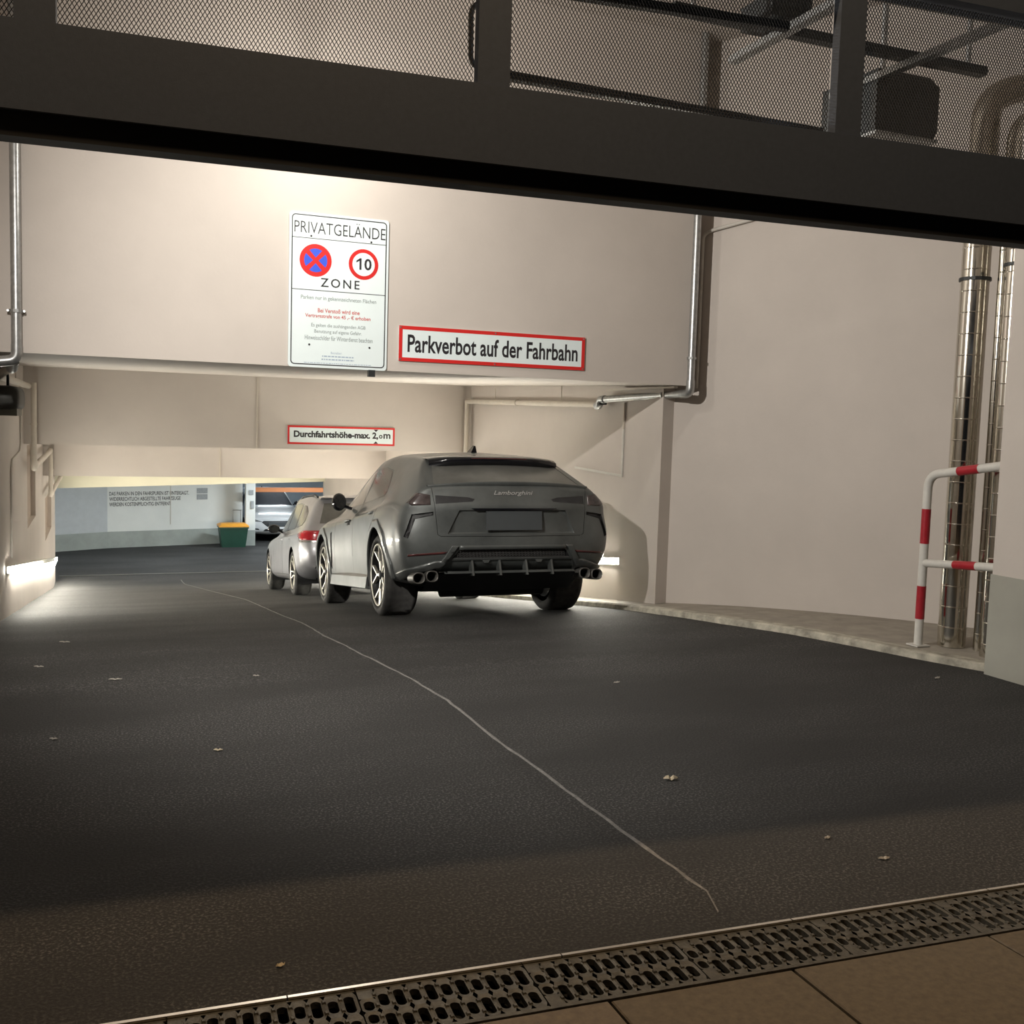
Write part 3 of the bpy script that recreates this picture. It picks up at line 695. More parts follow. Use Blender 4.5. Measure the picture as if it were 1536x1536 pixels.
# ------------------------------------------------------------------ lamps
# floodlight on the left wall, just outside the view
LB = (-.66, 4.85, 3.30)
t = thing('floodlight', 'bright floodlight bracketed high on the left wall', 'lamp', (XL, 4.85, 3.2))
R_ = (Vector((4.2, 7.6, 1.5))-Vector(LB)).to_track_quat('-Z', 'Y').to_matrix()
b = MB(); b.box((-.14, -.10, .02), (.14, .10, .08)); o = b.build('housing', 'darkmetal', t, True); o.matrix_local = Matrix.Translation(Vector(LB)-t.location) @ R_.to_4x4()
b = MB(); b.box((-.12, -.08, .012), (.12, .08, .02)); o = b.build('lens', 'bulb', t, True); o.matrix_local = Matrix.Translation(Vector(LB)-t.location) @ R_.to_4x4()
MB().bar((XL, 4.85, 3.30), (LB[0]-.04, LB[1], LB[2]+.03), .04, .02).build('bracket', 'darkmetal', t)
lamp('floodlight_beam', 'SPOT', LB, 1000, (1, .95, .88), (4.2, 7.6, 1.5), .045, 146, .8)
# wall washer above the front wall
t = thing('wall_lamp', 'lamp mounted high on the front wall above the property sign', 'lamp', (1.6, Y1, 3.9))
MB().tube([(1.6, Y1, 4.05), (1.6, Y1-1.02, 4.05), (1.6, Y1-1.02, 4.03)], .012, 8).build('arm', 'darkmetal', t)
MB().lathe([(.02, 4.045), (.04, 4.04), (.045, 4.01), (.04, 4.0)], (1.6, Y1-1.02, 0), 'z', 20).build('socket', 'darkmetal', t)
MB().lathe([(0, 3.86), (.03, 3.868), (.055, 3.90), (.06, 3.94), (.045, 3.985), (.035, 4.0)], (1.6, Y1-1.02, 0), 'z', 20).build('bulb', 'bulb', t)
lamp('wall_lamp_glow', 'POINT', (1.6, Y1-1.02, 3.80), 54, (1, .95, .86), None, .05)
# LED strips along the ramp
def strip(name, X, y0, y1, off, sgn, label):
    t = thing(name, label, 'led strip', (X, y0, gz(y0)+off), 'light strips along the ramp walls')
    n = int((y1-y0)/1.25); st = (y1-y0)/n
    b0 = MB(); b0.add([(X, y0, gz(y0)+off-.04), (X, y1, gz(y1)+off-.04), (X, y1, gz(y1)+off+.04), (X, y0, gz(y0)+off+.04),
                      (X+sgn*.02, y0, gz(y0)+off-.04), (X+sgn*.02, y1, gz(y1)+off-.04), (X+sgn*.02, y1, gz(y1)+off+.04), (X+sgn*.02, y0, gz(y0)+off+.04)],
                     [(0,1,2,3),(4,5,6,7),(0,1,5,4),(2,3,7,6),(0,3,7,4),(1,2,6,5)]); b0.build('mounting_rail', 'white_paint', t)
    for k in range(n):
        a, c = y0+k*st+.012, y0+(k+1)*st-.012
        b = MB(); e = X+sgn*.040
        b.add([(e, a, gz(a)+off-.032), (e, c, gz(c)+off-.032), (e, c, gz(c)+off+.032), (e, a, gz(a)+off+.032),
               (X+sgn*.022, a, gz(a)+off-.032), (X+sgn*.022, c, gz(c)+off-.032), (X+sgn*.022, c, gz(c)+off+.032), (X+sgn*.022, a, gz(a)+off+.032)],
              [(0,1,2,3) if sgn > 0 else (3,2,1,0), (0,1,5,4), (2,3,7,6), (0,3,7,4), (1,2,6,5)]); b.build('light_panel', 'led', t)
    for dz_, nm in ((.036, 'upper_lip'), (-.036, 'lower_lip')):
        b = MB(); b.bar((X+sgn*.018, y0, gz(y0)+off+dz_), (X+sgn*.018, y1, gz(y1)+off+dz_), .034, .006); b.build(nm, 'white_paint', t)
strip('led_strip', XL, 11.72, 24.72, .50, 1, 'glowing light strip low on the left ramp wall')
strip('led_strip', XR, 9.72, 24.6, .47, -1, 'glowing light strip low on the right wall beyond the SUV')
# tube lights in the lower garage
for x, y, w, lab in ((1.6, 27.6, 1.5, 'fluorescent tube light above the stencilled notice'), (5.8, 29.2, 1.5, 'fluorescent tube light in front of the parking bay'), (-3.2, 27.4, 1.5, 'fluorescent tube light in the left garage corner'), (5.6, 34.6, 1.5, 'fluorescent tube light behind the white car')):
    t = thing('tube_light', lab, 'lamp', (x, y, .53))
    MB().box((x-w/2, y-.06, .50), (x+w/2, y+.06, .55)).build('housing', 'white_paint', t)
    MB().tube([(x-w/2+.03, y, .47), (x+w/2-.03, y, .47)], .03, 12).build('tube', 'tube', t)
    lamp('tube_light_glow', 'AREA', (x, y, .43), (170 if x > 5 else 60) if y < 33 else 30, (.86, .95, 1), (x, y, -2), w, size_y=.1)
# unlit lamp head on the left wall
t = thing('security_lamp', 'dark unlit lamp head on a cable at the left edge', 'lamp', (XL, 12.2, 1.6))
cc = Vector((XL+.17, 10.15, 1.715))
b = MB(); sec_ = []
for yy, wx, wz in ((-.62,.10,.085),(-.45,.115,.105),(.06,.12,.11),(.14,.105,.10),(.19,.07,.065),(.21,.02,.02)):
    sec_.append([(cc.x+wx*math.copysign(abs(math.cos(2*PI*k/18))**.6, math.cos(2*PI*k/18)), cc.y+yy, cc.z+wz*math.copysign(abs(math.sin(2*PI*k/18))**.6, math.sin(2*PI*k/18))) for k in range(18)])
b.add([p for q in sec_ for p in q], [(j*18+k, j*18+(k+1)%18, (j+1)*18+(k+1)%18, (j+1)*18+k) for j in range(5) for k in range(18)]+[tuple(range(17,-1,-1)), tuple(range(90,108))], True)
b.build('lamp_head', mat('weathered_lamp_housing', (.075, .075, .068), .55, 0, var=.2), t)
b = MB(); b.box((cc.x-.09, cc.y-.50, cc.z-.15), (cc.x+.09, cc.y+.10, cc.z-.09)); b.build('diffuser', mat('dusty_diffuser', (.20, .20, .16), .5, var=.1), t)
MB().tube(fillet([(cc.x, cc.y-.18, cc.z+.09), (cc.x, cc.y-.18, cc.z+.22), (cc.x-.06, cc.y-.22, cc.z+.26), (XL, cc.y-.25, cc.z+.27)], .05), .012, 8).build('cable', 'rubber', t)
MB().bar((XL, cc.y-.25, cc.z), (cc.x, cc.y-.25, cc.z), .05, .03).build('bracket', 'darkmetal', t)

# ------------------------------------------------------------------ grit bin in the lower garage
gx, gy = 3.62, 30.62
t = thing('grit_bin', 'dark green grit bin with orange lid beside the white column', 'bin', (gx, gy, ZB))
b = MB()
def taper(b, x, y, z0, z1, w0, d0, w1, d1):
    b.add([(x-w0,y-d0,z0),(x+w0,y-d0,z0),(x+w0,y+d0,z0),(x-w0,y+d0,z0),(x-w1,y-d1,z1),(x+w1,y-d1,z1),(x+w1,y+d1,z1),(x-w1,y+d1,z1)],
          [(0,3,2,1),(4,5,6,7),(0,1,5,4),(1,2,6,5),(2,3,7,6),(3,0,4,7)])
taper(b, gx, gy, ZB, -1.53, .33, .26, .40, .32); b.build('tub', 'bin_green', t)
b = MB(); taper(b, gx, gy, -1.57, -1.53, .415, .335, .415, .335); b.build('rim', 'bin_green', t)
b = MB(); taper(b, gx, gy, -1.53, -1.49, .42, .34, .42, .34); taper(b, gx, gy, -1.49, -1.44, .42, .34, .34, .22); b.build('lid', 'bin_orange', t)

# ------------------------------------------------------------------ leaves and litter on the asphalt
def leaf(x, y, L, w, rot, label, m='leaf', curl=.008):
    L *= .8; w *= .7
    b = MB(); n = 7; vs = []
    for i in range(n):
        k = i/(n-1); ww = w*math.sin(PI*min(max(k, .02), .98))**.8
        zz = curl*abs(math.sin(k*7+rot))
        vs += [((k-.5)*L, -ww, .004+zz*.4), ((k-.5)*L, 0, .006+zz), ((k-.5)*L, ww, .004+zz*.6)]
    c, s_ = math.cos(rot), math.sin(rot)
    b.add([(x+u*c-v*s_, y+u*s_+v*c, gz(y)+z) for u, v, z in vs], [(i*3+k, (i+1)*3+k, (i+1)*3+k+1, i*3+k+1) for i in range(n-1) for k in range(2)])
    o = b.build('fallen_leaf', m); return tag(o, label, 'leaf', 'leaves scattered on the asphalt')
leaf(2.44, 3.99, .085, .026, -.3, 'pale curled leaf lying right of the joint line', curl=.02)
leaf(.53, 5.0, .055, .014, -.3, 'small whitish leaf left of centre on the asphalt', 'leaf')
leaf(.91, 6.44, .05, .016, -.4, 'tiny pale leaf between left wall and joint line', 'litter')
leaf(.09, 6.58, .10, .016, -.2, 'long thin pale leaf near the left wall', 'litter')
leaf(-.36, 7.12, .08, .016, -.4, 'thin leaf closest to the left wall', 'litter')
leaf(-.24, 8.22, .10, .02, -.4, 'thin leaf by the ramp crest at left', 'litter')
leaf(-.21, 5.4, .05, .014, -.4, 'grey leaf fragment low at the left edge', 'litter')
leaf(3.04, 5.67, .06, .014, .2, 'leaf fragment on the asphalt behind the SUV', 'litter')
leaf(2.69, 3.2, .04, .012, .2, 'small leaf fragment near the drain at right', 'litter')
leaf(2.77, 2.97, .06, .015, -.2, 'brownish leaf right beside the drain', 'litter')
leaf(5.22, 5.21, .09, .018, .4, 'dull leaf at the foot of the kerb by the pier', 'litter')
leaf(.49, 2.92, .035, .012, .2, 'pale pebble sized leaf bit near the drain at left', 'leaf')

b = MB(); b.box((-.85, 25.36, ZB-.02), (4.75, 25.50, ZB+.006))
t = thing('ramp_drain', 'dark slotted drain line across the foot of the ramp', 'drain', (2, 25.43, ZB)); b.build('channel_frame', 'darkmetal', t)
for k in range(11): MB().box((-.84+k*.508, 25.385, ZB+.004), (-.84+k*.508+.49, 25.475, ZB+.009)).build('grate_section', 'castiron', t)

# ------------------------------------------------------------------ cars
from mathutils.bvhtree import BVHTree
MT.update(
 grey_paint=mat('dusty_grey_paint', (.100, .108, .106), .42, .35, var=.22, vscale=3.0, coat=.5, rvar=.08),
 silver_paint=mat('grey_metallic_paint', (.30, .30, .315), .34, .5, var=.10, vscale=4, coat=.6),
 pearl_paint=mat('white_car_paint', (.62, .63, .64), .35, .0, var=.03, coat=.6),
 tint=mat('tinted_glass', (.030, .031, .030), .10, 0, var=.3, vscale=2.5, spec=.9),
 tint_dust=mat('dusty_rear_glass', (.10, .10, .092), .30, 0, var=.35, vscale=3, spec=.6),
 navy_glass=mat('dark_windscreen', (.010, .012, .022), .5, 0, var=.2, spec=.06),
 black_gloss=mat('gloss_black', (.008, .008, .010), .12, 0, var=.1),
 lamp_bar=mat('dusty_lamp_bar', (.030, .030, .032), .3, 0, var=.3, vscale=8),
 black_plastic=mat('black_plastic', (.016, .016, .017), .55, 0, var=.15),
 shut=mat('shut_line', (.006, .006, .006), .8, 0, var=.1),
 tyre=mat('tyre_rubber', (.034, .033, .031), .8, 0, var=.35, vscale=18, bump=.15, bscale=200),
 rim=mat('wheel_alloy', (.50, .48, .42), .35, .75, var=.15, vscale=12),
 rim_dark=mat('dark_wheel_well', (.02, .02, .021), .5, .5, var=.2),
 disc=mat('brake_disc', (.22, .21, .20), .4, .9, var=.2),
 red_lens=mat('red_lamp_lens', (.32, .010, .016), .15, 0, var=.2, vscale=15, coat=.8),
 red_dull=mat('dull_red_lens', (.085, .025, .025), .25, 0, var=.2, vscale=15, coat=.5),
 smoke_lens=mat('smoked_lamp_lens', (.055, .042, .042), .18, 0, var=.6, vscale=9, coat=.7),
 clear_lens=mat('clear_lamp_lens', (.22, .23, .24), .12, .3, var=.3, vscale=20, coat=.8),
 bright=mat('bright_trim', (.62, .62, .60), .18, 1.0, var=.05),
 badge=mat('silver_badge', (.42, .42, .41), .4, .2, var=.05),
 honey=mat('dusty_mesh', (.055, .055, .054), .6, 0, var=.2),
 plate=mat('blank_plate', (.055, .062, .066), .55, 0, var=.04),
 exhaust=mat('exhaust_steel', (.14, .135, .125), .45, .6, var=.2),
)
def empty_child(name, parent, loc=(0,0,0)):
    o = bpy.data.objects.new(name, None); COL.objects.link(o); o.parent = parent; o.location = loc; return o

def cage_body(ST, capR, capF, creases, levels=3):
    """ST: list of stations (rear to front); each is a dict row->(x,y,z) for rows 0..11 (half body, x>=0).
       capR / capF: dict row->(y_mid,y_centre,z_mid,z_centre) for rows 3..8. Returns dense (verts, faces)."""
    V = []; key = {}; F = []
    def vid(k, co):
        if k not in key: key[k] = len(V); V.append(Vector(co))
        return key[k]
    n = len(ST)
    def ringv(j, r, sgn):
        x, y, z = ST[j][r]
        if r in (0, 11): return vid(('r', j, r, 0), (0, y, z))
        return vid(('r', j, r, sgn), (sgn*x, y, z))
    for sgn in (-1, 1):
        for j in range(n-1):
            for r in range(11):
                q = [ringv(j, r, sgn), ringv(j+1, r, sgn), ringv(j+1, r+1, sgn), ringv(j, r+1, sgn)]
                F.append(q if sgn > 0 else q[::-1])
        for end, cap, j in ((0, capR, 0), (1, capF, n-1)):
            def cv(r, c):
                if c == 0: return ringv(j, r, sgn)
                if r == 2: return ringv(j, 1 if c == 1 else 0, sgn)
                if r == 9: return ringv(j, 10 if c == 1 else 11, sgn)
                ym, yc, zm, zc = cap[r]; x = ST[j][r][0]
                if c == 1: return vid(('c', end, r, 1, sgn), (sgn*x*.55, ym, zm))
                return vid(('c', end, r, 2, 0), (0, yc, zc))
            for r in range(2, 9):
                for c in range(2):
                    q = [cv(r, c), cv(r+1, c), cv(r+1, c+1), cv(r, c+1)]
                    if (sgn > 0) == (end == 1): q = q[::-1]
                    F.append(q)
    # crease edges by key predicate
    inv = {i: k for k, i in key.items()}
    es = set()
    for f in F:
        for a, b_ in zip(f, f[1:]+f[:1]): es.add((min(a, b_), max(a, b_)))
    cr = {}
    for e in es:
        w = creases(inv[e[0]], inv[e[1]])
        if w: cr[e] = w
    target = [v.copy() for v in V]; cur = [v.copy() for v in V]
    def subdiv(co, lv):
        me = bpy.data.meshes.new('cage'); me.from_pydata(co, [], F)
        at = me.attributes.new('crease_edge', 'FLOAT', 'EDGE')
        for i, e in enumerate(me.edges):
            k = (min(e.vertices), max(e.vertices))
            if k in cr: at.data[i].value = cr[k]
        ob = bpy.data.objects.new('cage', me); COL.objects.link(ob)
        md = ob.modifiers.new('s', 'SUBSURF'); md.levels = lv; md.render_levels = lv; md.quality = 3
        dg = bpy.context.evaluated_depsgraph_get(); out = bpy.data.meshes.new_from_object(ob.evaluated_get(dg))
        bpy.data.objects.remove(ob); bpy.data.meshes.remove(me)
        return out
    for it in range(4):
        o = subdiv(cur, 2)
        for i in range(len(V)): cur[i] += (target[i]-o.vertices[i].co)*.8
        bpy.data.meshes.remove(o)
    return subdiv(cur, levels)

class Body:
    """dense shell that can be cut along polygons; pieces leave as their own parts"""
    def __init__(s, me):
        s.bm = bmesh.new(); s.bm.from_mesh(me); s.tree = None
    def back(s, x, z):
        if s.tree is None: s.tree = BVHTree.FromBMesh(s.bm)
        h_ = s.tree.ray_cast(Vector((x, -4, z)), Vector((0, 1, 0)))
        return h_[0].y if h_[0] is not None else -1.0
    def cut(s, poly, axes, flt):
        """split faces along the polygon edges (2d in axes), for faces passing flt; return faces inside"""
        a, c = axes; lo = [min(p[k] for p in poly) for k in (0, 1)]; hi = [max(p[k] for p in poly) for k in (0, 1)]
        m = .04
        def near():
            out = []
            for f in s.bm.faces:
                if not flt(f): continue
                xs_ = [v.co[a] for v in f.verts]; zs_ = [v.co[c] for v in f.verts]
                if max(xs_) < lo[0]-m or min(xs_) > hi[0]+m or max(zs_) < lo[1]-m or min(zs_) > hi[1]+m: continue
                out.append(f)
            return out
        n = len(poly)
        for i in range(n):
            p, q = poly[i], poly[(i+1) % n]
            fs = near(); d = (q[0]-p[0], q[1]-p[1]); L = math.hypot(*d)
            if L < 1e-6: continue
            # only faces near this edge segment
            sel = []
            for f in fs:
                cc_ = f.calc_center_median(); u = ((cc_[a]-p[0])*d[0]+(cc_[c]-p[1])*d[1])/L
                w = abs((cc_[a]-p[0])*d[1]-(cc_[c]-p[1])*d[0])/L
                if -.09 < u < L+.09 and w < .12: sel.append(f)
            if not sel: continue
            co = Vector((0,0,0)); co[a], co[c] = p; no = Vector((0,0,0)); no[a], no[c] = d[1]/L, -d[0]/L
            geom = list({e for f in sel for e in f.edges})+list({v for f in sel for v in f.verts})+sel
            bmesh.ops.bisect_plane(s.bm, geom=geom, dist=1e-5, plane_co=co, plane_no=no)
        def inside(x, z):
            r = False
            for i in range(n):
                (x0, z0), (x1, z1) = poly[i], poly[(i+1) % n]
                if (z0 > z) != (z1 > z) and x < (x1-x0)*(z-z0)/(z1-z0)+x0: r = not r
            return r
        return [f for f in near() if inside(f.calc_center_median()[a], f.calc_center_median()[c])]
    def take(s, faces, name, m, parent, offset=0., thick=0., keep=False, label=None, smooth=True):
        """copy faces into a new object (offset along normals, optional thickness) and remove them from the shell"""
        if not faces: return None
        b = bmesh.new(); mp = {}
        for f in faces:
            vs = []
            for v in f.verts:
                if v not in mp: mp[v] = b.verts.new(v.co + v.normal*offset)
                vs.append(mp[v])
            try: b.faces.new(vs)
            except ValueError: pass
        b.normal_update()
        if thick:
            # extrude inward rim
            bmesh.ops.recalc_face_normals(b, faces=b.faces) if False else None
            be = [e for e in b.edges if e.is_boundary]
            r = bmesh.ops.extrude_edge_only(b, edges=be)
            inv = {}
            for v, nv in mp.items(): inv[nv] = v
            nvs = [g for g in r['geom'] if isinstance(g, bmesh.types.BMVert)]
            # new verts share coordinates with old: match by position
            src = {}
            for nv, v in inv.items(): src[tuple(round(x, 6) for x in nv.co)] = v.normal
            for g in nvs: g.co -= src.get(tuple(round(x, 6) for x in g.co), Vector((0,0,0)))*thick
        me = bpy.data.meshes.new(name); b.to_mesh(me); b.free()
        for p in me.polygons: p.use_smooth = smooth
        me.materials.append(MT[m]); me.update()
        o = bpy.data.objects.new(name, me); COL.objects.link(o); o.parent = parent
        if label: o['label'] = label
        if not keep: bmesh.ops.delete(s.bm, geom=faces, context='FACES')
        s.bm.normal_update()
        return o
    def part(s, poly, axes, flt, name, m, parent, **k): return s.take(s.cut(poly, axes, flt), name, m, parent, **k)
    def finish(s, name, m, parent):
        me = bpy.data.meshes.new(name); s.bm.to_mesh(me); s.bm.free()
        for p in me.polygons: p.use_smooth = True
        me.materials.append(MT[m]); o = bpy.data.objects.new(name, me); COL.objects.link(o); o.parent = parent; return o
def inset(poly, d):
    """inset a counter-clockwise or clockwise 2d polygon by d"""
    n = len(poly); A = sum(poly[i][0]*poly[(i+1)%n][1]-poly[(i+1)%n][0]*poly[i][1] for i in range(n)); sg = 1 if A > 0 else -1
    out = []
    for i in range(n):
        a, b_, c = Vector(poly[i-1]), Vector(poly[i]), Vector(poly[(i+1)%n])
        u = (b_-a).normalized(); v = (c-b_).normalized()
        n1 = Vector((-u.y, u.x))*sg; n2 = Vector((-v.y, v.x))*sg
        k = n1+n2; k = k/max(.3, k.dot(n1)) if k.length > 1e-6 else n1
        out.append(tuple(b_+k*d))
    return out
def circ(cy, cz, R, n=28): return [(cy+R*math.cos(2*PI*k/n), cz+R*math.sin(2*PI*k/n)) for k in range(n)]
sideL = lambda f: f.calc_center_median().x < -.35
sideR = lambda f: f.calc_center_median().x > .35
def SIDES(): return ((-1, sideL), (1, sideR))

# ---- wheel
def make_wheel(kind, R, width, rimR, parent, loc, sgn, dark='rim_dark', alloy='rim'):
    """axis along x; outer face towards sgn"""
    w = empty_child('wheel', parent, loc)
    hw = width/2; o_ = sgn
    T = lambda p: (p[0]*o_, p[1], p[2])
    def put(b, name, m):
        b.v = [T(v) for v in b.v]
        if o_ < 0: b.f = [tuple(reversed(f)) for f in b.f]
        return b.build(name, m, w, True)
    b = MB(); s = R-rimR
    prof = [(rimR, -hw+.02), (rimR+.2*s, -hw), (R-.35*s, -hw), (R-.08*s, -hw+.022), (R, -hw+.05)]
    k = 1
    for i in range(k):   # tread band
        x0 = -hw+.05+(width-.10)*i/k; x1 = -hw+.05+(width-.10)*(i+1)/k
        prof += [(R, x0+.006 if i else x0), (R, x1-.004)]
        if i < k-1: prof += [(R-.0035, x1-.002), (R-.0035, x1+.004)]
    prof += [(R, hw-.05), (R-.08*s, hw-.022), (R-.35*s, hw), (rimR+.2*s, hw), (rimR+.02, hw-.006), (rimR, hw-.02)]
    b.lathe(prof, (0,0,0), 'x', 44); put(b, 'tyre', 'tyre')
    b = MB(); b.lathe([(rimR+.004, hw-.012), (rimR-.012, hw-.006), (rimR-.022, hw-.016), (rimR-.03, hw-.05), (rimR-.045, -hw+.03)], (0,0,0), 'x', 44); put(b, 'rim_barrel', dark)
    b = MB(); b.lathe([(rimR+.006, hw-.012), (rimR+.002, hw-.002), (rimR-.008, hw-.001), (rimR-.016, hw-.010)], (0,0,0), 'x', 44); put(b, 'rim_lip', alloy)
    b = MB(); b.lathe([(.0, hw-.14), (rimR*.72, hw-.14), (rimR*.72, hw-.16)], (0,0,0), 'x', 32); put(b, 'brake_disc', 'disc')
    b = MB(); b.lathe([(0, hw-.020), (.03, hw-.021), (.038, hw-.03), (.075, hw-.045), (.08, hw-.08)], (0,0,0), 'x', 24); put(b, 'hub_cap', dark)
    # spokes
    ns = 5 if kind == 'Y' else 10
    def limb(b, p0, p1, w0, w1, x0, x1, th):
        (r0_, a0), (r1_, a1) = p0, p1
        q0 = Vector((0, r0_*math.cos(a0), r0_*math.sin(a0))); q1 = Vector((0, r1_*math.cos(a1), r1_*math.sin(a1)))
        d = (q1-q0).normalized(); t_ = Vector((0, -d.z, d.y))
        vs = []
        for q, ww, xx in ((q0, w0, x0), (q1, w1, x1)):
            vs += [q+t_*ww/2*.55+Vector((xx,0,0)), q-t_*ww/2*.55+Vector((xx,0,0)), q-t_*ww/2+Vector((xx-.4*th,0,0)), q-t_*ww/2+Vector((xx-th,0,0)), q+t_*ww/2+Vector((xx-th,0,0)), q+t_*ww/2+Vector((xx-.4*th,0,0))]
        b.add(vs, [(k, (k+1)%6, 6+(k+1)%6, 6+k) for k in range(6)]+[(5,4,3,2,1,0),(6,7,8,9,10,11)])
    for i in range(ns):
        a = 2*PI*i/ns + (.0 if kind == 'Y' else .15)
        b = MB()
        if kind == 'Y':
            rs = rimR*.50
            limb(b, (.045, a), (rs, a), .052, .032, hw-.034, hw-.028, .04)
            limb(b, (rs-.012, a), (rimR-.008, a+.33), .028, .020, hw-.028, hw-.010, .03)
            limb(b, (rs-.012, a), (rimR-.008, a-.33), .028, .020, hw-.028, hw-.010, .03)
        else:
            limb(b, (.05, a), (rimR-.008, a+(.08 if i % 2 else -.08)), .030, .020, hw-.035, hw-.010, .03)
        put(b, 'spoke', alloy)
    return w

def R4(*a):   # helper for station rows: be,sill,low,mid,shoulder,belt,wtop,redge as (x,z[,y])
    return a
def station(y, bot, rows, roof, yoff={}):
    d = {}
    for r, p in zip(range(2, 10), rows):
        d[r] = (p[0], y+yoff.get(r, 0) if len(p) < 3 else p[2], p[1])
    d[0] = (0, d[2][1], bot); d[1] = (d[2][0]*.55, d[2][1], bot)
    yr, zr = (roof if isinstance(roof, tuple) else (d[9][1], roof))
    d[11] = (0, yr, zr); d[10] = (d[9][0]*.55, d[9][1]*.4+yr*.6, d[9][2]*.35+zr*.65)
    return d

# =================================================================== the grey SUV
SUV_POS = (3.44, 9.36, gz(9.36)+.0)
suv = thing('sport_utility_vehicle', 'dusty dark grey coupe-style SUV parked with its rear to the gate beside the kerb', 'car', SUV_POS)
suv.rotation_mode = 'XYZ'
suv.rotation_euler = (-math.atan(.1315), 0, -math.radians(1.8))
ST = [
 #        be           sill         low          mid          shoulder      belt          wtop               redge
 station(-.86, .40, [(.62,.40,-.84),(.84,.44,-.90),(.935,.58,-.95),(.955,.79,-.97),(.925,1.00,-.97),(.80,1.155,-.965),(.665,1.405,-.52),(.55,1.475,-.44)], (-.42, 1.512)),
 station(-.68, .30, [(.66,.31),(.90,.38),(.975,.57),(.995,.80),(.972,1.01),(.885,1.145,-.66),(.690,1.425,-.30),(.575,1.505,-.22)], (-.2, 1.545)),
 station(-.38, .27, [(.68,.28),(.95,.35),(1.0,.56),(1.012,.80),(.99,1.02),(.915,1.135),(.705,1.45,-.08),(.585,1.535,-.02)], (0, 1.573)),
 station(0, .25, [(.70,.26),(.95,.34),(1.0,.56),(1.012,.80),(.985,1.02),(.91,1.12),(.715,1.475,.2),(.59,1.565,.22)], (.24, 1.60)),
 station(.5, .24, [(.70,.25),(.94,.27),(.975,.48),(.985,.78),(.968,1.0),(.905,1.105),(.722,1.49,.6),(.59,1.585,.6)], (.6, 1.62)),
 station(1.1, .24, [(.70,.25),(.935,.26),(.962,.46),(.972,.77),(.960,.98),(.90,1.09),(.718,1.485),(.58,1.585)], 1.622),
 station(1.65, .24, [(.70,.25),(.935,.26),(.965,.46),(.975,.77),(.960,.965),(.895,1.07),(.71,1.43,1.5),(.57,1.545,1.5)], (1.5, 1.598)),
 station(2.15, .24, [(.70,.25),(.94,.26),(.975,.46),(.985,.77),(.965,.96),(.885,1.05),(.755,1.28,2.0),(.62,1.385,2.0)], (2.0, 1.44)),
 station(2.6, .25, [(.70,.26),(.95,.28),(.99,.50),(1.0,.78),(.972,.955),(.875,1.035),(.79,1.10,2.6),(.62,1.125,2.66)], (2.72, 1.145)),
 station(3.0, .25, [(.70,.27),(.95,.34),(1.0,.56),(1.008,.78),(.972,.95),(.865,1.02),(.77,1.045),(.58,1.06)], (3.0, 1.075)),
 station(3.45, .26, [(.68,.28),(.95,.34),(.985,.54),(.985,.75),(.94,.91),(.83,.975),(.73,.985),(.53,.99)], 1.0),
 station(3.80, .28, [(.64,.30),(.90,.34),(.93,.52),(.92,.70),(.85,.84),(.76,.88),(.66,.895),(.48,.90)], .905),
 station(3.98, .32, [(.58,.34,3.85),(.80,.38,3.90),(.82,.52,3.95),(.80,.66,3.94),(.74,.77,3.92),(.66,.815,3.90),(.58,.84,3.88),(.42,.86,3.86)], (3.88, .875)),
]
capR = {3: (-.96,-.985,.445,.445), 4: (-1.055,-1.085,.585,.585), 5: (-1.065,-1.090,.795,.795), 6: (-1.09,-1.118,.985,.988), 7: (-1.040,-1.058,1.185,1.192), 8: (-.565,-.585,1.435,1.445)}
capF = {3: (3.98,4.0,.38,.38), 4: (4.04,4.07,.52,.52), 5: (4.04,4.07,.66,.66), 6: (4.0,4.03,.77,.77), 7: (3.97,3.99,.82,.825), 8: (3.93,3.95,.85,.855)}
def suv_crease(a, b_):
    # a, b_: vertex keys; ('r', station, row, sgn) or ('c', end, row, col, sgn)
    ra, rb = a[2], b_[2]
    if ra == rb == 7 and (a[0] == 'c' or b_[0] == 'c' or (a[1] == 0 and b_[1] == 0)) and not (a[0] == 'c' and a[1] == 1) and not (b_[0] == 'c' and b_[1] == 1): return .75    # tailgate lip
    if ra == rb == 6 and ((a[0] == 'c' and a[1] == 0) or (b_[0] == 'c' and b_[1] == 0)): return .5
    if ra == rb == 6 and a[0] == b_[0] == 'r' and 1 <= a[1] <= 8: return .35
    if a[0] == b_[0] == 'r' and a[1] == b_[1] == 0 and min(ra, rb) >= 6: return .45          # D pillar edge
    if ra == rb and ra in (2, 3) and a[0] == b_[0] == 'r': return .4
    return 0
me = cage_body(ST, capR, capF, suv_crease, 3)
B = Body(me); bpy.data.meshes.remove(me); B.back(0, .8)
rear = lambda f: f.normal.y < -.12 and f.calc_center_median().y < .1
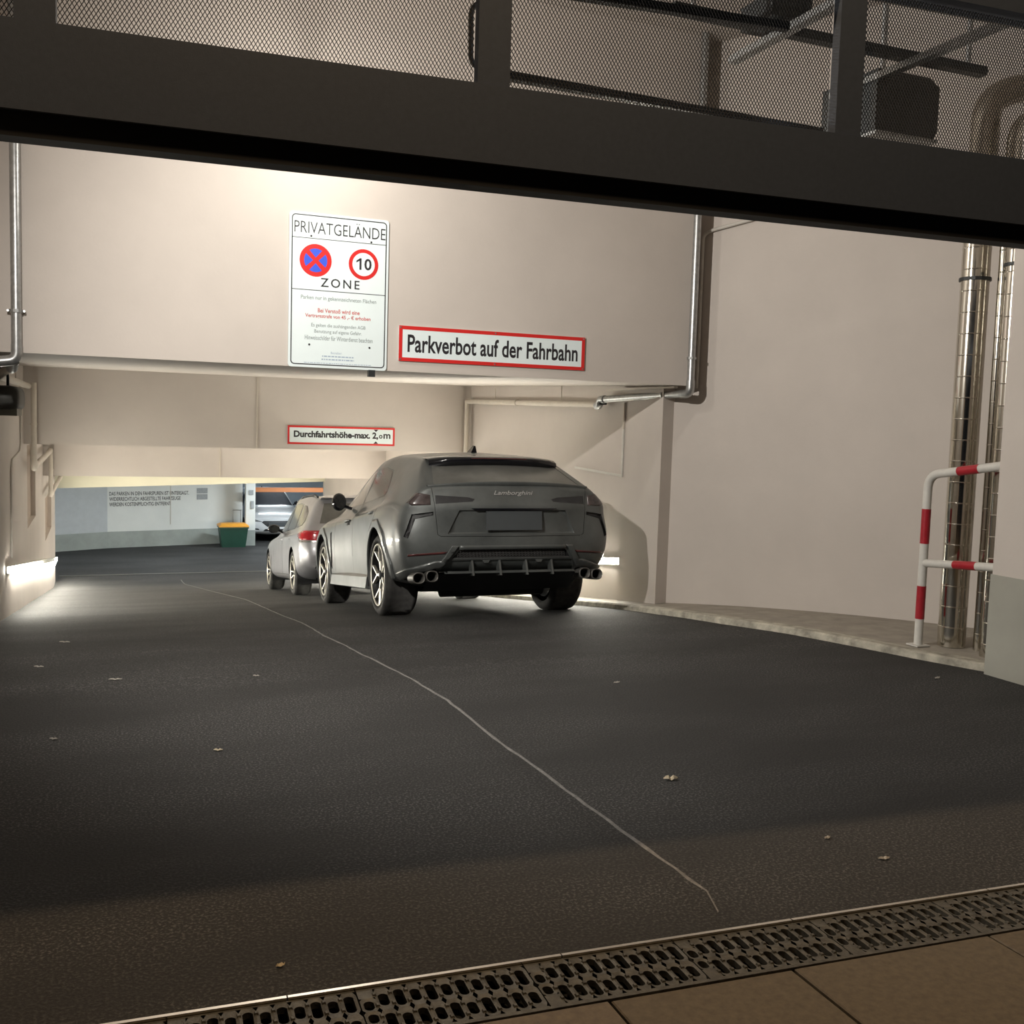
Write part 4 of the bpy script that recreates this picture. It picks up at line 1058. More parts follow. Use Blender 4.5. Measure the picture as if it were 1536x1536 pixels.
# wheel arches: flared lip, opening, dark liner
RA = .455; HZ = .388
for s_, flt in SIDES():
    for cy in (0., 3.0):
        fs = B.cut(circ(cy, HZ, RA), (1, 2), lambda f, flt=flt: flt(f) and f.calc_center_median().z < 1.0)
        bmesh.ops.delete(B.bm, geom=fs, context='FACES'); B.bm.normal_update()
        hexa = [(cy+(RA+.075)*math.cos(t_), HZ+(RA+.085)*math.sin(t_)) for t_ in [math.radians(d) for d in (-25, 12, 48, 78, 102, 132, 168, 205)]]
        B.part(hexa, (1, 2), lambda f, flt=flt: flt(f) and f.calc_center_median().z < 1.0 and abs(f.normal.x) > .5, 'arch_trim', 'grey_paint', suv, offset=.014, thick=.016)
        lin = MB(); n = 20
        for k in range(n):
            t0, t1 = math.radians(-15+172*k/n), math.radians(-15+172*(k+1)/n)
            q = lambda t_, x: (s_*x, cy+(RA+.004)*math.cos(t_), HZ+(RA+.004)*math.sin(t_))
            lin.add([q(t0,.55), q(t1,.55), q(t1,.985), q(t0,.985)], [(0,1,2,3)], True)
        lin.add([(s_*.56, cy+(RA+.004)*math.cos(math.radians(d)), HZ+(RA+.004)*math.sin(math.radians(d))) for d in range(-20, 161, 20)], [tuple(range(10))])
        lin.build('wheel_liner', 'black_plastic', suv, True)
# side glazing
DOORF = [(1.26,.36),(1.30,.60),(1.27,1.00),(1.06,1.10),(1.01,1.475),(1.26,1.485),(1.55,1.43),(2.02,1.10),(2.20,.98),(2.26,.70),(2.24,.36)]
DOORR = [(.52,.36),(.44,.62),(.26,.85),(.04,1.00),(-.02,1.12),(.24,1.41),(.62,1.470),(1.00,1.478),(1.045,1.10),(1.255,1.00),(1.285,.60),(1.245,.36)]
WF = [(1.085,1.118),(1.045,1.455),(1.26,1.462),(1.48,1.42),(1.92,1.125)]
WR = [(.02,1.205),(.10,1.152),(1.05,1.122),(1.008,1.455),(.62,1.448),(.27,1.39)]
for s_, flt in SIDES():
    F2 = lambda f, flt=flt: flt(f) and abs(f.normal.x) > .25
    for nm, dr, wn_ in (('front_door', DOORF, WF), ('rear_door', DOORR, WR)):
        seam = B.part(dr, (1, 2), F2, 'door_gap', 'shut', suv, offset=-.004)
        fs = None
        # rebuild the door skin from the gap part: cut inset polygon out of it
        bm2 = Body(seam.data); din = inset(dr, .0045)
        gf = lambda f: True
        win = bm2.part(inset(wn_, -.012), (1, 2), gf, 'window_trim', 'black_gloss', suv, offset=.005)
        skin = bm2.part(din, (1, 2), gf, nm, 'grey_paint', suv, offset=.004)
        seam.data.clear_geometry(); bm2.bm.to_mesh(seam.data); bm2.bm.free()
        bm3 = Body(win.data)
        bm3.part(wn_, (1, 2), gf, 'side_window', 'tint', suv, offset=.001)
        win.data.clear_geometry(); bm3.bm.to_mesh(win.data); bm3.bm.free()
        # lower door blade and handle
        hy = 1.42 if nm == 'front_door' else .20; hz_ = .955 if nm == 'front_door' else .995
        h1 = MB(); h1.tube([(s_*.968, hy-.01, hz_), (s_*.992, hy+.02, hz_+.002), (s_*.992, hy+.17, hz_-.004), (s_*.968, hy+.20, hz_-.006)], .011, 8); h1.build('door_handle', 'grey_paint', skin, True)
        h2 = MB(); h2.prism([(hy+.03, hz_-.045), (hy+.15, hz_-.050), (hy+.13, hz_-.008), (hy+.04, hz_-.006)], s_*.955, s_*.972, lambda u, v, d: (d, u, v)); h2.build('handle_recess', 'shut', skin, True)
    B.part([(2.42,.42),(2.36,.55),(2.40,.86),(2.47,.84),(2.44,.58),(2.50,.46)], (1, 2), F2, 'fender_vent', 'black_plastic', suv, offset=-.012, thick=-.012)
# sill blade
for s_ in (-1, 1):
    b = MB(); pr = [(.955,.235),(1.0,.25),(.985,.36),(.95,.40),(.93,.26)]
    b.prism(pr if s_ > 0 else pr[::-1], .50, 2.46, lambda u, v, d: (s_*u, d, v)); b.build('side_skirt', 'grey_paint', suv, True)
# rear glass, tailgate and lamps
top = lambda f: f.normal.y < -.1 and f.normal.z > .1 and f.calc_center_median().y < .1
GL = [(-.70,1.178),(-.60,1.405),(.60,1.405),(.70,1.178),(.35,1.195),(0,1.200),(-.35,1.195)]
B.part(GL, (0, 2), top, 'rear_window', 'tint_dust', suv, offset=-.003)
TG = [(-.735,1.175),(-.715,1.02),(-.705,.90),(-.690,.745),(-.66,.728),(0,.722),(.66,.728),(.690,.745),(.705,.90),(.715,1.02),(.735,1.175),(.35,1.1935),(0,1.1985),(-.35,1.1935)]
rf = lambda f: f.normal.y < -.2 and f.calc_center_median().y < -.5
gap = B.part(TG, (0, 2), rf, 'tailgate_gap', 'shut', suv, offset=-.005)
b2 = Body(gap.data); gf = lambda f: True
LAMP = [(.70,1.012),(.38,1.030),(.36,1.052),(.42,1.068),(.70,1.088)]
for s_ in (-1, 1):
    b2.part([(s_*x, z) for x, z in LAMP], (0, 2), gf, 'tail_lamp_bar', 'lamp_bar', suv, offset=.002)
rec = b2.part([(-.50,.957),(.50,.957),(.60,.752),(-.60,.752)], (0, 2), gf, 'plate_recess', 'grey_paint', suv, offset=-.012, thick=-.017)
gate_skin = b2.part(inset(TG, .005), (0, 2), gf, 'tailgate', 'grey_paint', suv, offset=.005)
gap.data.clear_geometry(); b2.bm.to_mesh(gap.data); b2.bm.free()
yp = B.back(0, .865)
b = MB(); b.box((-.262,yp-.012,.780), (.262,yp-.002,.948)); b.build('number_plate', 'plate', suv, True, label='blank grey number plate')
b = MB(); b.prism([(-.40,.972),(.40,.972),(.36,.955),(-.36,.955)], B.back(0, .96)-.010, B.back(0, .96)+.03, lambda u, v, d: (u, d, v)); b.build('plate_lamp_recess', 'black_gloss', suv, True)
# tail lamp outer units
for s_, flt in SIDES():
    lp = B.part([(s_*.745,1.005),(s_*.90,1.000),(s_*.955,1.045),(s_*.93,1.095),(s_*.86,1.115),(s_*.745,1.092)], (0, 2), rf, 'tail_lamp', 'smoke_lens', suv, offset=.004, thick=.01)
    B.part([(s_*.60,.598),(s_*.93,.578),(s_*.93,.560),(s_*.62,.578)], (0, 2), rf, 'reflector', 'red_dull', suv, offset=.003, thick=.005)
    vt = [(s_*.725,.945),(s_*.90,.925),(s_*.965,.735),(s_*.935,.720),(s_*.875,.885),(s_*.725,.918)]
    B.part(vt, (0, 2), lambda f, flt=flt: flt(f) and f.calc_center_median().y < -.45, 'bumper_vent', 'black_plastic', suv, offset=-.015, thick=-.02)
# lower bumper: raised blade, mesh strip, diffuser, fins, exhausts
BL = [(.99,.27),(.93,.452),(.70,.518),(.648,.518),(.592,.600),(.562,.648),(.50,.648),(.545,.600),(.602,.512),(.640,.462),(.70,.466),(.880,.412),(.945,.27)]
for s_ in (-1, 1):
    B.part([(s_*x, z) for x, z in BL], (0, 2), lambda f: f.calc_center_median().y < -.6 and f.normal.y < -.02, 'bumper_blade', 'grey_paint', suv, offset=.022, thick=.03)
B.part([(-.50,.614),(.50,.614),(.50,.648),(-.50,.648)], (0, 2), rf, 'bumper_blade', 'grey_paint', suv, offset=.022, thick=.03)
B.part([(-.56,.530),(-.50,.612),(.50,.612),(.56,.530)], (0, 2), rf, 'mesh_grille', 'black_plastic', suv, offset=-.02, thick=-.022)
B.part([(-.64,.415),(-.58,.522),(.58,.522),(.64,.415)], (0, 2), rf, 'diffuser_panel', 'grey_paint', suv, offset=-.012, thick=-.014)
for s_ in (-1, 1):
    B.part([(s_*.95,.30),(s_*.89,.43),(s_*.70,.478),(s_*.655,.415),(s_*.655,.30)], (0, 2), lambda f: f.calc_center_median().y < -.6 and f.normal.y < -.05, 'exhaust_recess', 'black_plastic', suv, offset=-.06, thick=-.06)
def hexmesh():
    b = MB(); px, pz = .030, .017
    for j in range(5):
        z = .540+j*pz*.95; half = .545-(z-.53)*.7
        n_ = int(2*half/px)
        for i in range(n_):
            x = -half+.015+i*px+(px/2 if j % 2 else 0)
            if x > half-.01: continue
            yb = B.back(x, z)+.012
            for k in range(6):
                a0, a1 = PI/3*k+PI/6, PI/3*(k+1)+PI/6
                b.bar((x+.014*math.cos(a0), yb, z+.0085*math.sin(a0)), (x+.014*math.cos(a1), yb, z+.0085*math.sin(a1)), .004, .003, (0,1,0))
    o = b.build('honeycomb', 'honey', suv, True); o['kind'] = 'stuff'
hexmesh()
def bumper_y(x): return B.back(x, .50)+.005
b = MB(); NB = 16
for (z0, z1, out_) in ((.522, .540, .02), (.405, .425, .035)):
    vs = []
    wid = .60 if z0 > .5 else .60
    for i in range(NB+1):
        x = -wid+2*wid*i/NB; y = bumper_y(x)
        vs += [(x, y-out_, z0), (x, y-out_, z1), (x, y+.06, z1), (x, y+.06, z0)]
    b.add(vs, [(i*4+k, i*4+(k+1)%4, (i+1)*4+(k+1)%4, (i+1)*4+k) for i in range(NB) for k in range(4)])
b.build('diffuser_frame', 'grey_paint', suv, True)
for x in (-.33, -.02+.02-.0, .33, -.60, .60) if False else (-.375, -.125, .125, .375):
    b = MB(); y = bumper_y(x)
    b.prism([(y-.055,.385),(y+.05,.385),(y+.05,.530),(y-.012,.530)][::-1], x-.009, x+.009, lambda u, v, d: (d, u, v)); b.build('diffuser_fin', 'grey_paint', suv, True)
for x in (-.25, .25):
    b = MB(); y = bumper_y(x); b.prism([(x-.035,.520),(x-.02,.496),(x+.02,.496),(x+.035,.520)][::-1], y-.022, y+.04, lambda u, v, d: (u, d, v)); b.build('tow_cover', 'grey_paint', suv, True)
# bumper frame around exhaust openings
for s_ in (-1, 1):
    for xc in (.845, .725):
        zc = .372 if xc > .8 else .385; b = MB(); n = 20
        def loop(rx, rz, y): return [(s_*(xc+rx*math.copysign(abs(math.cos(2*PI*k/n))**.8, math.cos(2*PI*k/n))), y, zc+rz*math.copysign(abs(math.sin(2*PI*k/n))**.8, math.sin(2*PI*k/n))) for k in range(n)]
        Ls = [loop(.055,.050,-.80), loop(.056,.051,-.985), loop(.053,.048,-.995), loop(.046,.041,-.993), loop(.044,.039,-.85)]
        vs = [p for l in Ls for p in l]
        b.add(vs, [(j*n+k, j*n+(k+1)%n, (j+1)*n+(k+1)%n, (j+1)*n+k) for j in range(4) for k in range(n)], True)
        ex = b.build('exhaust_tip', 'exhaust', suv, True)
        b = MB(); b.add(loop(.044,.039,-.87), [tuple(range(n))]); b.build('exhaust_bore', 'shut', ex, True)
# black underside of the bumper and chassis
b = MB(); b.add([(-.72,-.90,.40),(.72,-.90,.40),(.72,-.60,.24),(-.72,-.60,.24),(-.72,2.9,.22),(.72,2.9,.22)], [(0,1,2,3),(3,2,5,4)]); b.build('underbody', 'black_plastic', suv, True)
for s_ in (-1, 1):
    b = MB(); b.box((s_*.66-.03, -.08, .30), (s_*.66+.03, .08, .44)); b.build('hub_carrier', 'rim_dark', suv, True)
b = MB(); b.tube([(-.66, .05, .33), (.66, .05, .33)], .035, 10); b.tube([(-.5, -.45, .27), (.5, -.45, .27)], .09, 12); b.build('rear_axle', 'rim_dark', suv, True)
# roof spoiler, lip, antenna, badge, mirrors
b = MB(); vs = []; NB = 14
for i in range(NB+1):
    k = -1+2*i/NB; x = .63*k; e = abs(k)**4
    yb = -.565+.05*e; zb = 1.452-.030*e; w_ = 1-e*.6
    vs += [(x, yb+.16, zb+.058), (x, yb, zb+.034), (x, yb-.150*w_, zb+.004), (x, yb-.165*w_, zb-.012), (x, yb-.120*w_, zb-.062), (x, yb+.04, zb-.060)]
b.add(vs, [(i*6+k, i*6+k+1, (i+1)*6+k+1, (i+1)*6+k) for i in range(NB) for k in range(5)], True); b.build('roof_spoiler', 'black_gloss', suv, True)
b = MB(); b.tube([(-.27,-.728,1.446),(-.15,-.732,1.448),(.15,-.732,1.448),(.27,-.728,1.446)], .005, 6); b.build('brake_light', 'red_dull', suv, True)
b = MB(); vs = []
for i in range(NB+1):
    k = -1+2*i/NB; x = .76*k; e = abs(k)**2.2
    y = -1.068+.10*e; z = 1.196-.030*e
    vs += [(x, y+.03, z+.006), (x, y-.022, z+.016), (x, y-.030, z+.008), (x, y-.004, z-.020)]
b.add(vs, [(i*4+k, i*4+k+1, (i+1)*4+k+1, (i+1)*4+k) for i in range(NB) for k in range(3)], True); b.build('tailgate_lip', 'grey_paint', suv, True)
b = MB(); b.add([(-.03,.02,1.575),(.03,.02,1.575),(.02,.22,1.585),(-.02,.22,1.585),(-.008,-.01,1.640),(.008,-.01,1.640),(.006,.04,1.648),(-.006,.04,1.648)], [(0,1,5,4),(1,2,6,5),(2,3,7,6),(3,0,4,7),(4,5,6,7)]); b.build('roof_antenna', 'black_gloss', suv, True)
vs_, fs_ = text_mesh('Lamborghini', .37, .050, offset=.004, shear=.35)
b = MB(); b.add([(x-.185, B.back(x-.185, 1.080+y)-.008, 1.080+y) for x, y in vs_], fs_); b.build('badge_lettering', 'badge', suv, True, label='small silver script lettering on the tailgate')
for s_ in (-1, 1):
    mr = MB()
    prof = [(0,-.0),(.07,.005),(.105,.04),(.11,.09),(.075,.13),(.0,.145)]
    mr.lathe(prof, (0,0,0), 'y', 16)
    mr.v = [(s_*(1.025+v[0]*.72), 1.66+v[1]*.9, 1.172+v[2]*.92) for v in mr.v]
    mo_ = mr.build('door_mirror', 'black_gloss', suv, True)
    g_ = MB(); n = 16; g_.add([(s_*(1.025+.064*math.cos(2*PI*k/n)), 1.655, 1.172+.078*math.sin(2*PI*k/n)) for k in range(n)], [tuple(range(n))]); g_.build('mirror_glass', 'tint', mo_, True)
    g_ = MB(); g_.bar((s_*.89, 1.72, 1.095), (s_*.99, 1.71, 1.130), .06, .03); g_.build('mirror_arm', 'black_gloss', mo_, True)
B.finish('body_shell', 'grey_paint', suv)
for s_ in (-1, 1):
    make_wheel('Y', .388, .315, .295, suv, (s_*.832, 0, .388), s_)
    make_wheel('Y', .388, .285, .295, suv, (s_*.845, 3.0, .388), s_)

# =================================================================== generic saloon / estate builder
def simple_car(root, ST, capR, capF, paint, wheels, doors, windows, rearglass, crease, glass='tint', level=3, archR=.385, HZ=.335):
    me = cage_body(ST, capR, capF, crease, level); B = Body(me); bpy.data.meshes.remove(me)
    for s_, flt in SIDES():
        for (cy, R) in wheels:
            fs = B.cut(circ(cy, HZ, archR, 24), (1, 2), lambda f, flt=flt: flt(f) and f.calc_center_median().z < .9)
            bmesh.ops.delete(B.bm, geom=fs, context='FACES'); B.bm.normal_update()
            lin = MB(); n = 16
            for k in range(n):
                t0, t1 = math.radians(-25+230*k/n), math.radians(-25+230*(k+1)/n)
                q = lambda t_, x: (s_*x, cy+(archR+.003)*math.cos(t_), HZ+(archR+.003)*math.sin(t_))
                lin.add([q(t0,.52), q(t1,.52), q(t1,.90), q(t0,.90)], [(0,1,2,3)], True)
            lin.add([(s_*.53, cy+(archR+.003)*math.cos(math.radians(d)), HZ+(archR+.003)*math.sin(math.radians(d))) for d in range(-20, 201, 20)], [tuple(range(12))])
            lin.build('wheel_liner', 'black_plastic', root, True)
        F2 = lambda f, flt=flt: flt(f) and abs(f.normal.x) > .25
        for nm, dr in doors:
            seam = B.part(dr, (1, 2), F2, 'door_gap', 'shut', root, offset=-.004)
            b2 = Body(seam.data)
            skin = b2.part(inset(dr, .006), (1, 2), lambda f: True, nm, paint, root, offset=.004)
            seam.data.clear_geometry(); b2.bm.to_mesh(seam.data); b2.bm.free()
            b3 = Body(skin.data)
            for w in windows:
                if min(p[0] for p in dr) <= sum(p[0] for p in w)/len(w) <= max(p[0] for p in dr):
                    tr_ = b3.part(inset(w, -.014), (1, 2), lambda f: True, 'window_trim', 'black_gloss', root, offset=.003)
                    b4 = Body(tr_.data); b4.part(w, (1, 2), lambda f: True, 'side_window', glass, root, offset=.001)
                    tr_.data.clear_geometry(); b4.bm.to_mesh(tr_.data); b4.bm.free()
            skin.data.clear_geometry(); b3.bm.to_mesh(skin.data); b3.bm.free()
            y0, y1 = min(p[0] for p in dr), max(p[0] for p in dr)
            hy = y0+.10; xh = max(p[r][0] for p in ST for r in (6,))
            h1 = MB(); h1.tube([(s_*(xh-.03), hy, .845), (s_*(xh+.002), hy+.03, .846), (s_*(xh+.002), hy+.17, .842), (s_*(xh-.03), hy+.20, .840)], .012, 8); h1.build('door_handle', paint, skin, True)
        dy = [(min(p[0] for p in d), max(p[0] for p in d)) for _, d in doors]
        for w in windows:
            c = sum(p[0] for p in w)/len(w)
            if not any(a <= c <= b_ for a, b_ in dy):
                tr_ = B.part(inset(w, -.014), (1, 2), F2, 'window_trim', 'black_gloss', root, offset=.003)
                b4 = Body(tr_.data); b4.part(w, (1, 2), lambda f: True, 'quarter_window', glass, root, offset=.001)
                tr_.data.clear_geometry(); b4.bm.to_mesh(tr_.data); b4.bm.free()
    return B
def no_crease(a, b_):
    if a[2] == b_[2] == 6 and a[0] == b_[0] == 'r' and 1 <= a[1] <= 9: return .3
    return 0
def mirrors(root, y, z, x, paint):
    for s_ in (-1, 1):
        mr = MB(); mr.lathe([(0,-.0),(.065,.005),(.10,.04),(.10,.09),(.07,.13),(.0,.145)], (0,0,0), 'y', 16)
        mr.v = [(s_*(x+.11+v[0]*.95), y+v[1]*.9, z+.06+v[2]*.72) for v in mr.v]
        m_ = mr.build('door_mirror', paint, root, True)
        g_ = MB(); g_.bar((s_*(x-.05), y+.06, z-.01), (s_*(x+.06), y+.05, z+.04), .06, .03); g_.build('mirror_arm', 'black_gloss', m_, True)
        g_ = MB(); n = 14; g_.add([(s_*(x+.11+.082*math.cos(2*PI*k/n)), y-.005, z+.06+.058*math.sin(2*PI*k/n)) for k in range(n)], [tuple(range(n))]); g_.build('mirror_glass', 'tint', m_, True)

# =================================================================== grey estate car further down the ramp
WY = 15.12
wag = thing('estate_car', 'grey estate car parked nose down on the ramp in front of the dusty SUV', 'car', (3.575, WY, gz(WY)))
wag.rotation_euler = (-math.atan(.131), 0, -math.radians(2.0))
ST2 = [
 station(-.95, .36, [(.60,.36,-.93),(.80,.40,-.94),(.865,.55,-.95),(.875,.72,-.94),(.855,.89,-.92),(.79,.985,-.90),(.64,1.33,-.66),(.54,1.395,-.60)], (-.58, 1.43)),
 station(-.62, .25, [(.64,.25),(.87,.33),(.915,.52),(.93,.72),(.91,.90),(.845,.99),(.665,1.355,-.40),(.555,1.43,-.36)], (-.34, 1.465)),
 station(-.33, .23, [(.66,.23),(.88,.30),(.93,.50),(.937,.71),(.915,.90),(.85,.985),(.675,1.38,-.18),(.56,1.45,-.15)], (-.13, 1.483)),
 station(0, .22, [(.66,.22),(.88,.29),(.93,.49),(.937,.70),(.915,.895),(.85,.98),(.68,1.395),(.56,1.465)], 1.493),
 station(.5, .22, [(.66,.22),(.885,.24),(.918,.43),(.926,.68),(.912,.885),(.85,.97),(.68,1.41),(.56,1.475)], 1.50),
 station(1.1, .22, [(.66,.22),(.885,.24),(.918,.43),(.926,.67),(.91,.875),(.848,.955),(.678,1.41),(.56,1.475)], 1.50),
 station(1.6, .22, [(.66,.22),(.885,.24),(.918,.43),(.926,.67),(.908,.865),(.843,.945),(.67,1.375,1.45),(.55,1.45,1.45)], (1.45, 1.485)),
 station(2.05, .22, [(.66,.22),(.885,.24),(.92,.43),(.928,.67),(.905,.855),(.835,.93),(.715,1.18,1.9),(.60,1.265,1.9)], (1.9, 1.315)),
 station(2.45, .22, [(.66,.22),(.885,.26),(.925,.45),(.932,.67),(.90,.845),(.82,.915),(.745,.975,2.4),(.58,.995,2.47)], (2.52, 1.01)),
 station(2.975, .22, [(.66,.23),(.875,.30),(.925,.49),(.93,.67),(.89,.825),(.80,.88),(.71,.90),(.52,.915)], .925),
 station(3.4, .22, [(.63,.24),(.865,.30),(.90,.46),(.90,.63),(.85,.765),(.75,.81),(.66,.825),(.48,.835)], .84),
 station(3.68, .24, [(.60,.26),(.80,.31),(.82,.45),(.81,.59),(.76,.70),(.68,.735),(.60,.75),(.42,.755)], .76),
 station(3.80, .28, [(.52,.28,3.74),(.70,.33,3.78),(.72,.45,3.80),(.70,.56,3.79),(.65,.65,3.77),(.58,.685,3.75),(.50,.70,3.73),(.36,.71,3.72)], (3.74, .715)),
]
cR2 = {3: (-.98,-1.0,.40,.40), 4: (-1.02,-1.04,.55,.55), 5: (-1.01,-1.03,.72,.72), 6: (-.99,-1.01,.90,.905), 7: (-.95,-.97,1.0,1.01), 8: (-.70,-.72,1.36,1.38)}
cF2 = {3: (3.82,3.84,.33,.33), 4: (3.86,3.89,.45,.45), 5: (3.86,3.89,.56,.56), 6: (3.83,3.86,.65,.65), 7: (3.80,3.82,.69,.69), 8: (3.77,3.78,.705,.71)}
D2F = [(1.12,.30),(1.14,.60),(1.10,.95),(1.06,1.395),(1.40,1.375),(1.95,.98),(2.12,.88),(2.18,.60),(2.16,.30)]
D2R = [(.44,.30),(.36,.55),(.18,.78),(.10,.95),(.22,1.36),(.60,1.392),(1.045,1.397),(1.085,.95),(1.125,.60),(1.105,.30)]
W2 = [[(1.13,.985),(1.095,1.365),(1.38,1.345),(1.86,.985)], [(.20,1.00),(.27,1.335),(.60,1.362),(1.03,1.367),(1.068,.988)], [(.06,1.01),(.12,1.325),(-.15,1.30),(-.42,1.20),(-.50,1.09),(-.40,1.03)]]
Bw = simple_car(wag, ST2, cR2, cF2, 'silver_paint', ((0, .335), (2.975, .335)), (('front_door', D2F), ('rear_door', D2R)), W2, None, no_crease)
rf2 = lambda f: f.normal.y < -.15 and f.calc_center_median().y < -.3
Bw.part([(-.66,1.03),(-.56,1.325),(.56,1.325),(.66,1.03)], (0, 2), rf2, 'rear_window', 'tint_dust', wag, offset=.001)
for s_, flt in SIDES():
    Bw.part([(-1.1,.79),(-1.1,.925),(-.80,.935),(-.60,.905),(-.56,.875),(-.72,.835),(-.86,.80)], (1, 2), lambda f, flt=flt: flt(f) and f.calc_center_median().y < -.4, 'tail_lamp', 'red_lens', wag, offset=.006, thick=.008)
    Bw.part([(-1.1,.765),(-1.1,.785),(-.84,.79),(-.70,.825),(-.70,.805),(-.84,.77)], (1, 2), lambda f, flt=flt: flt(f) and f.calc_center_median().y < -.4, 'lamp_trim', 'bright', wag, offset=.005)
    Bw.part([(2.50,.40),(2.44,.55),(2.48,.62),(2.54,.45)], (1, 2), lambda f, flt=flt: flt(f), 'fender_vent', 'black_plastic', wag, offset=-.004)
    rr_ = MB(); rr_.tube(fillet([(s_*.60,-.42,1.43),(s_*.615,-.25,1.475),(s_*.62,.8,1.505),(s_*.615,1.5,1.462)], .1), .014, 8); rr_.build('roof_rail', 'black_plastic', wag, True)
Bw.part([(-.26,.72),(.26,.72),(.26,.84),(-.26,.84)], (0, 2), rf2, 'number_plate', 'plate', wag, offset=.004)
Bw.part([(-.74,.40),(-.70,.50),(.70,.50),(.74,.40)], (0, 2), rf2, 'rear_valance', 'black_plastic', wag, offset=.003)
b = MB(); b.add([(-.60,-.60,1.432),(.60,-.60,1.432),(.60,-.76,1.405),(-.60,-.76,1.405),(-.60,-.60,1.395),(.60,-.60,1.395)], [(0,1,2,3),(3,2,5,4)]); b.build('roof_spoiler', 'silver_paint', wag, True)
b = MB(); b.add([(-.70,-.86,.36),(.70,-.86,.36),(.66,-.55,.22),(-.66,-.55,.22),(-.66,2.9,.20),(.66,2.9,.20)], [(0,1,2,3),(3,2,5,4)]); b.build('underbody', 'black_plastic', wag, True)
mirrors(wag, 1.72, .97, .86, 'black_gloss')
Bw.finish('body_shell', 'silver_paint', wag)
for s_ in (-1, 1):
    for cy in (0, 2.975): make_wheel('multi', .335, .25, .245, wag, (s_*.795, cy, .335), s_)

# =================================================================== white hatchback in the bay
hat = thing('hatchback_car', 'white hatchback parked facing the camera behind the white column', 'car', (5.04, 35.15, ZB))
hat.rotation_euler = (0, 0, PI)
ST3 = [
 station(-.80, .34, [(.60,.34),(.78,.38),(.84,.54),(.85,.70),(.83,.86),(.76,.98),(.60,1.28,-.55),(.50,1.36,-.45)], (-.43, 1.40)),
 station(-.4, .22, [(.64,.22),(.84,.30),(.88,.50),(.89,.70),(.87,.89),(.81,.98),(.64,1.32,-.2),(.54,1.40,-.2)], 1.435),
 station(0, .20, [(.64,.20),(.84,.28),(.89,.48),(.897,.69),(.875,.885),(.815,.97),(.65,1.345),(.54,1.42)], 1.45),
 station(.6, .20, [(.64,.20),(.85,.22),(.88,.42),(.89,.66),(.87,.87),(.815,.955),(.65,1.36),(.54,1.43)], 1.455),
 station(1.2, .20, [(.64,.20),(.85,.22),(.88,.42),(.89,.66),(.868,.86),(.81,.945),(.645,1.35),(.535,1.425)], 1.455),
 station(1.65, .20, [(.64,.20),(.85,.22),(.88,.42),(.89,.66),(.865,.85),(.80,.935),(.66,1.25,1.55),(.55,1.33,1.52)], (1.5, 1.40)),
 station(2.15, .20, [(.64,.20),(.85,.24),(.885,.44),(.892,.66),(.86,.83),(.79,.91),(.735,1.0,2.1),(.60,1.03,2.2)], (2.28, 1.05)),
 station(2.70, .20, [(.64,.21),(.84,.28),(.885,.47),(.89,.65),(.85,.80),(.76,.875),(.67,.90),(.50,.92)], .94),
 station(3.10, .20, [(.62,.22),(.83,.28),(.86,.44),(.855,.60),(.80,.74),(.70,.80),(.62,.825),(.46,.84)], .85),
 station(3.40, .22, [(.58,.24),(.77,.29),(.80,.43),(.79,.56),(.73,.67),(.65,.72),(.57,.745),(.42,.755)], .765),
 station(3.55, .24, [(.50,.26,3.50),(.68,.31,3.53),(.70,.43,3.54),(.68,.54,3.53),(.62,.63,3.51),(.55,.67,3.49),(.48,.69,3.47),(.35,.70,3.46)], (3.48, .705)),
]
cR3 = {3: (-.82,-.84,.38,.38), 4: (-.86,-.88,.54,.54), 5: (-.86,-.88,.70,.70), 6: (-.84,-.86,.86,.86), 7: (-.78,-.80,.98,.98), 8: (-.56,-.57,1.30,1.31)}
cF3 = {3: (3.60,3.62,.31,.31), 4: (3.63,3.66,.43,.43), 5: (3.63,3.66,.54,.54), 6: (3.60,3.63,.63,.63), 7: (3.55,3.58,.68,.68), 8: (3.51,3.53,.70,.70)}
D3F = [(1.05,.30),(1.05,.9),(1.02,1.33),(1.40,1.29),(1.85,.95),(2.02,.80),(2.05,.30)]
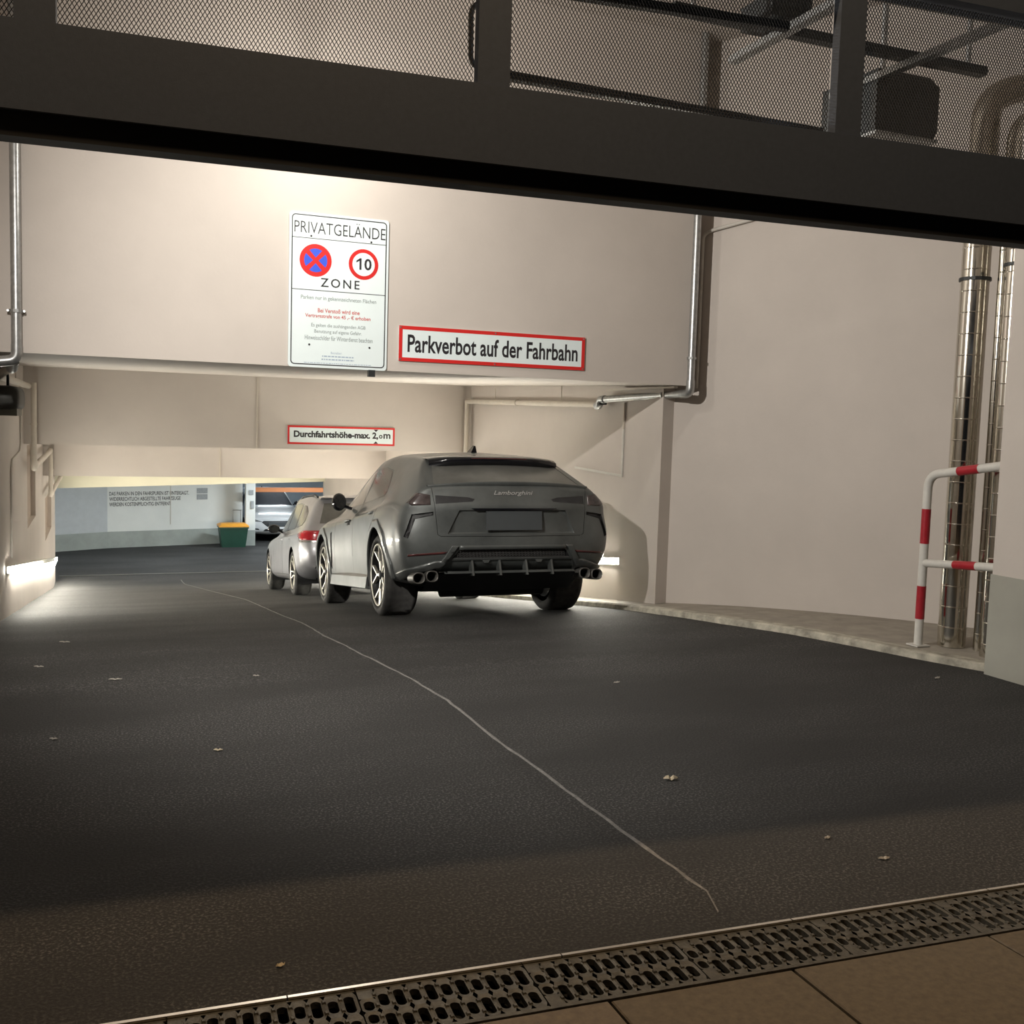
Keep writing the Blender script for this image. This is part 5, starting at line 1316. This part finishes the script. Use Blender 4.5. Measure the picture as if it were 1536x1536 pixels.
W3 = [[(1.09,.96),(1.06,1.30),(1.38,1.265),(1.78,.955)], [(.0,.99),(.12,1.29),(.95,1.32),(.98,.965)]]
Bh = simple_car(hat, ST3, cR3, cF3, 'pearl_paint', ((0, .32), (2.70, .32)), (('front_door', D3F),), W3, None, no_crease, glass='navy_glass', archR=.36, HZ=.32)
ff = lambda f: f.normal.y > .1 and f.calc_center_median().y > 1.2 and f.calc_center_median().z > .9
Bh.part([(-.70,1.005),(-.56,1.375),(-.3,1.392),(.3,1.392),(.56,1.375),(.70,1.005),(.35,1.035),(-.35,1.035)], (0, 2), ff, 'windscreen', 'navy_glass', hat, offset=.001)
fr = lambda f: f.normal.y > .15 and f.calc_center_median().y > 3.0
for s_ in (-1, 1):
    Bh.part([(s_*.42,.612),(s_*.70,.70),(s_*.80,.735),(s_*.82,.675),(s_*.66,.615)], (0, 2), lambda f: f.calc_center_median().y > 2.9, 'headlamp', 'clear_lens', hat, offset=.004, thick=.006)
    Bh.part([(s_*.52,.365),(s_*.56,.415),(s_*.74,.425),(s_*.74,.385)], (0, 2), lambda f: f.calc_center_median().y > 2.9, 'fog_lamp_recess', 'black_plastic', hat, offset=-.004)
Bh.part([(-.40,.645),(.40,.645),(.46,.60),(.30,.47),(-.30,.47),(-.46,.60)], (0, 2), fr, 'grille', 'black_plastic', hat, offset=-.004)
Bh.part([(-.42,.33),(.42,.33),(.36,.40),(-.36,.40)], (0, 2), fr, 'lower_intake', 'black_plastic', hat, offset=-.004)
b = MB(); b.box((-.26,3.655,.49), (.26,3.668,.60)); b.build('number_plate', 'plate', hat, True)
mirrors(hat, 1.62, .98, .83, 'black_gloss')
b = MB(); b.box((-.012,.28,1.45),(.012,.34,1.50)); b.build('roof_antenna', 'black_gloss', hat, True)
b = MB(); b.add([(-.66,-.6,.20),(.66,-.6,.20),(.62,3.4,.18),(-.62,3.4,.18)], [(0,1,2,3)]); b.build('underbody', 'black_plastic', hat, True)
Bh.finish('body_shell', 'pearl_paint', hat)
for s_ in (-1, 1):
    for cy in (0, 2.70): make_wheel('multi', .32, .21, .215, hat, (s_*.775, cy, .32), s_)
